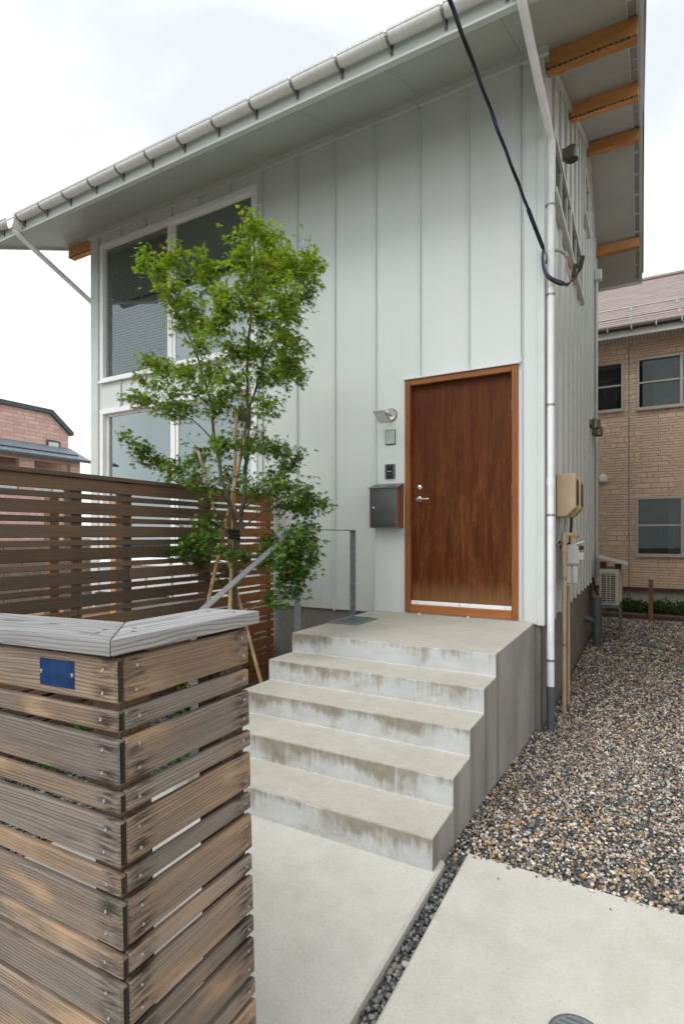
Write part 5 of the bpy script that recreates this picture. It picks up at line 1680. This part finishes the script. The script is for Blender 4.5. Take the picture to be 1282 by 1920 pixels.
# ================================================================== FAR PINK BUILDING AND SIDE YARD (left)
fb = thing('pink_building', (-33, 10, -.3), 'distant pink brick building with dark roof and covered balcony', 'building')
FBX = -30.0
m = MB(); m.prism([(-12.0, -.3), (20.4, -.3), (20.4, 7.55), (19.2, 8.55), (-12, 8.55 + .0)], 0, FBX - 8, FBX)
put('wall', m, 'pink_brick', fb)
m = MB(); m.prism([(-12.2, 8.555), (19.2, 8.555), (20.4, 7.56), (20.62, 7.50), (20.62, 7.70), (19.30, 8.80), (-12.2, 8.80)], 0, FBX - 8.2, FBX + .18)
put('roof', m, 'far_roof', fb)
m = MB(); m.box(FBX + .001, FBX + .05, 19.0, 19.85, 6.15, 7.05); w = put('window', m, 'far_roof', fb)
m = MB(); m.box(FBX + .051, FBX + .06, 19.12, 19.73, 6.27, 6.93); put('pane', m, 'blind', w)
# lower block with pent roof and balcony bays
LX = FBX + 1.5
m = MB()
m.box(FBX + .002, LX, -12, 20.1, -.3, 3.6)
for (a, b) in ((-12, 7.0), (11.6, 12.4), (16.6, 17.4), (19.5, 20.1)): m.box(LX - .3, LX - .001, a, b, 3.6, 5.55)
m.box(LX - .3, LX - .002, -12, 20.1, 5.551, 5.75)
put('balcony_front', m, 'pink_brick', fb)
m = MB(); m.prism([(FBX + .003, 6.55), (LX + .45, 5.72), (LX + .45, 5.85), (FBX + .003, 6.72)], 1, -12.2, 20.5); pr = put('pent_roof', m, 'far_tile', fb)
m = MB(); m.tube([(LX - .05, -12, 6.13), (LX - .05, 20.0, 6.13)], .04, 6); put('snow_guard', m, 'roof_metal', pr)
m = MB(); m.box(LX + .452, LX + .56, -12.2, 20.6, 5.68, 5.80); put('eave_gutter', m, 'far_roof', pr)
for (a, b) in ((7.05, 11.55), (12.45, 16.55), (17.45, 19.45)):
    m = MB(); m.box(LX - .14, LX - .10, a, (a + b) / 2 - .03, 3.65, 4.62); m.box(LX - .14, LX - .10, (a + b) / 2 + .03, b, 3.65, 4.62); bp_ = put('balcony_panel', m, 'curtain', fb)
    m = MB(); m.box(LX - .16, LX - .08, a, b, 4.63, 4.72); m.box(LX - .15, LX - .09, (a + b) / 2 - .028, (a + b) / 2 + .028, 3.6, 4.62); put('balcony_rail', m, 'far_roof', bp_)

# things glimpsed through the back fence
for i, (x, y, lab) in enumerate(((-5.2, 2.35, 'grey timber post seen through the gaps of the garden fence, leftmost'), (-5.2, 3.35, 'brown timber post seen through the gaps of the garden fence, middle'), (-5.1, 4.05, 'orange-brown timber post by the lower window behind the garden fence'))):
    t = thing('timber_post', (x, y, -.1), lab, 'post', 'timber posts in the side yard')
    timber('shaft', x - .05, x + .05, y - .05, y + .05, -.1, 1.9, 'z', ('post_wood', 'brown_wood', 'beam_wood')[i], t)
yf = thing('yard_wall', (-12, 6, -.1), 'tan low block wall beyond the side yard, seen through the fence', 'wall')
for i in range(22):
    for j in range(5):
        y = -3 + i * .8 + (.4 if j % 2 else 0)
        m = MB().box(-12.1, -11.9, y + .005, y + .795, -.1 + j * .3 + .004, -.1 + j * .3 + .296, .01)
        put('block', m, 'block_wall', yf)

deck = thing('wooden_deck', (-5.2, 3.3, 0), 'brown timber deck in the side yard, seen through the garden fence gaps', 'deck')
for i in range(22):
    x = -6.75 + i * .135
    timber('deck_board', x, x + .128, 1.4, 4.88, .50, .528, 'y', 'brown_wood', deck, .002)
for y in (1.45, 3.1, 4.75):
    timber('joist', -6.75, -3.80, y, y + .08, .38, .4995, 'x', 'post_wood', deck)
    for x in (-6.6, -5.2, -3.95): timber('deck_post', x, x + .09, y, y + .08, -.1, .3795, 'z', 'post_wood', deck)
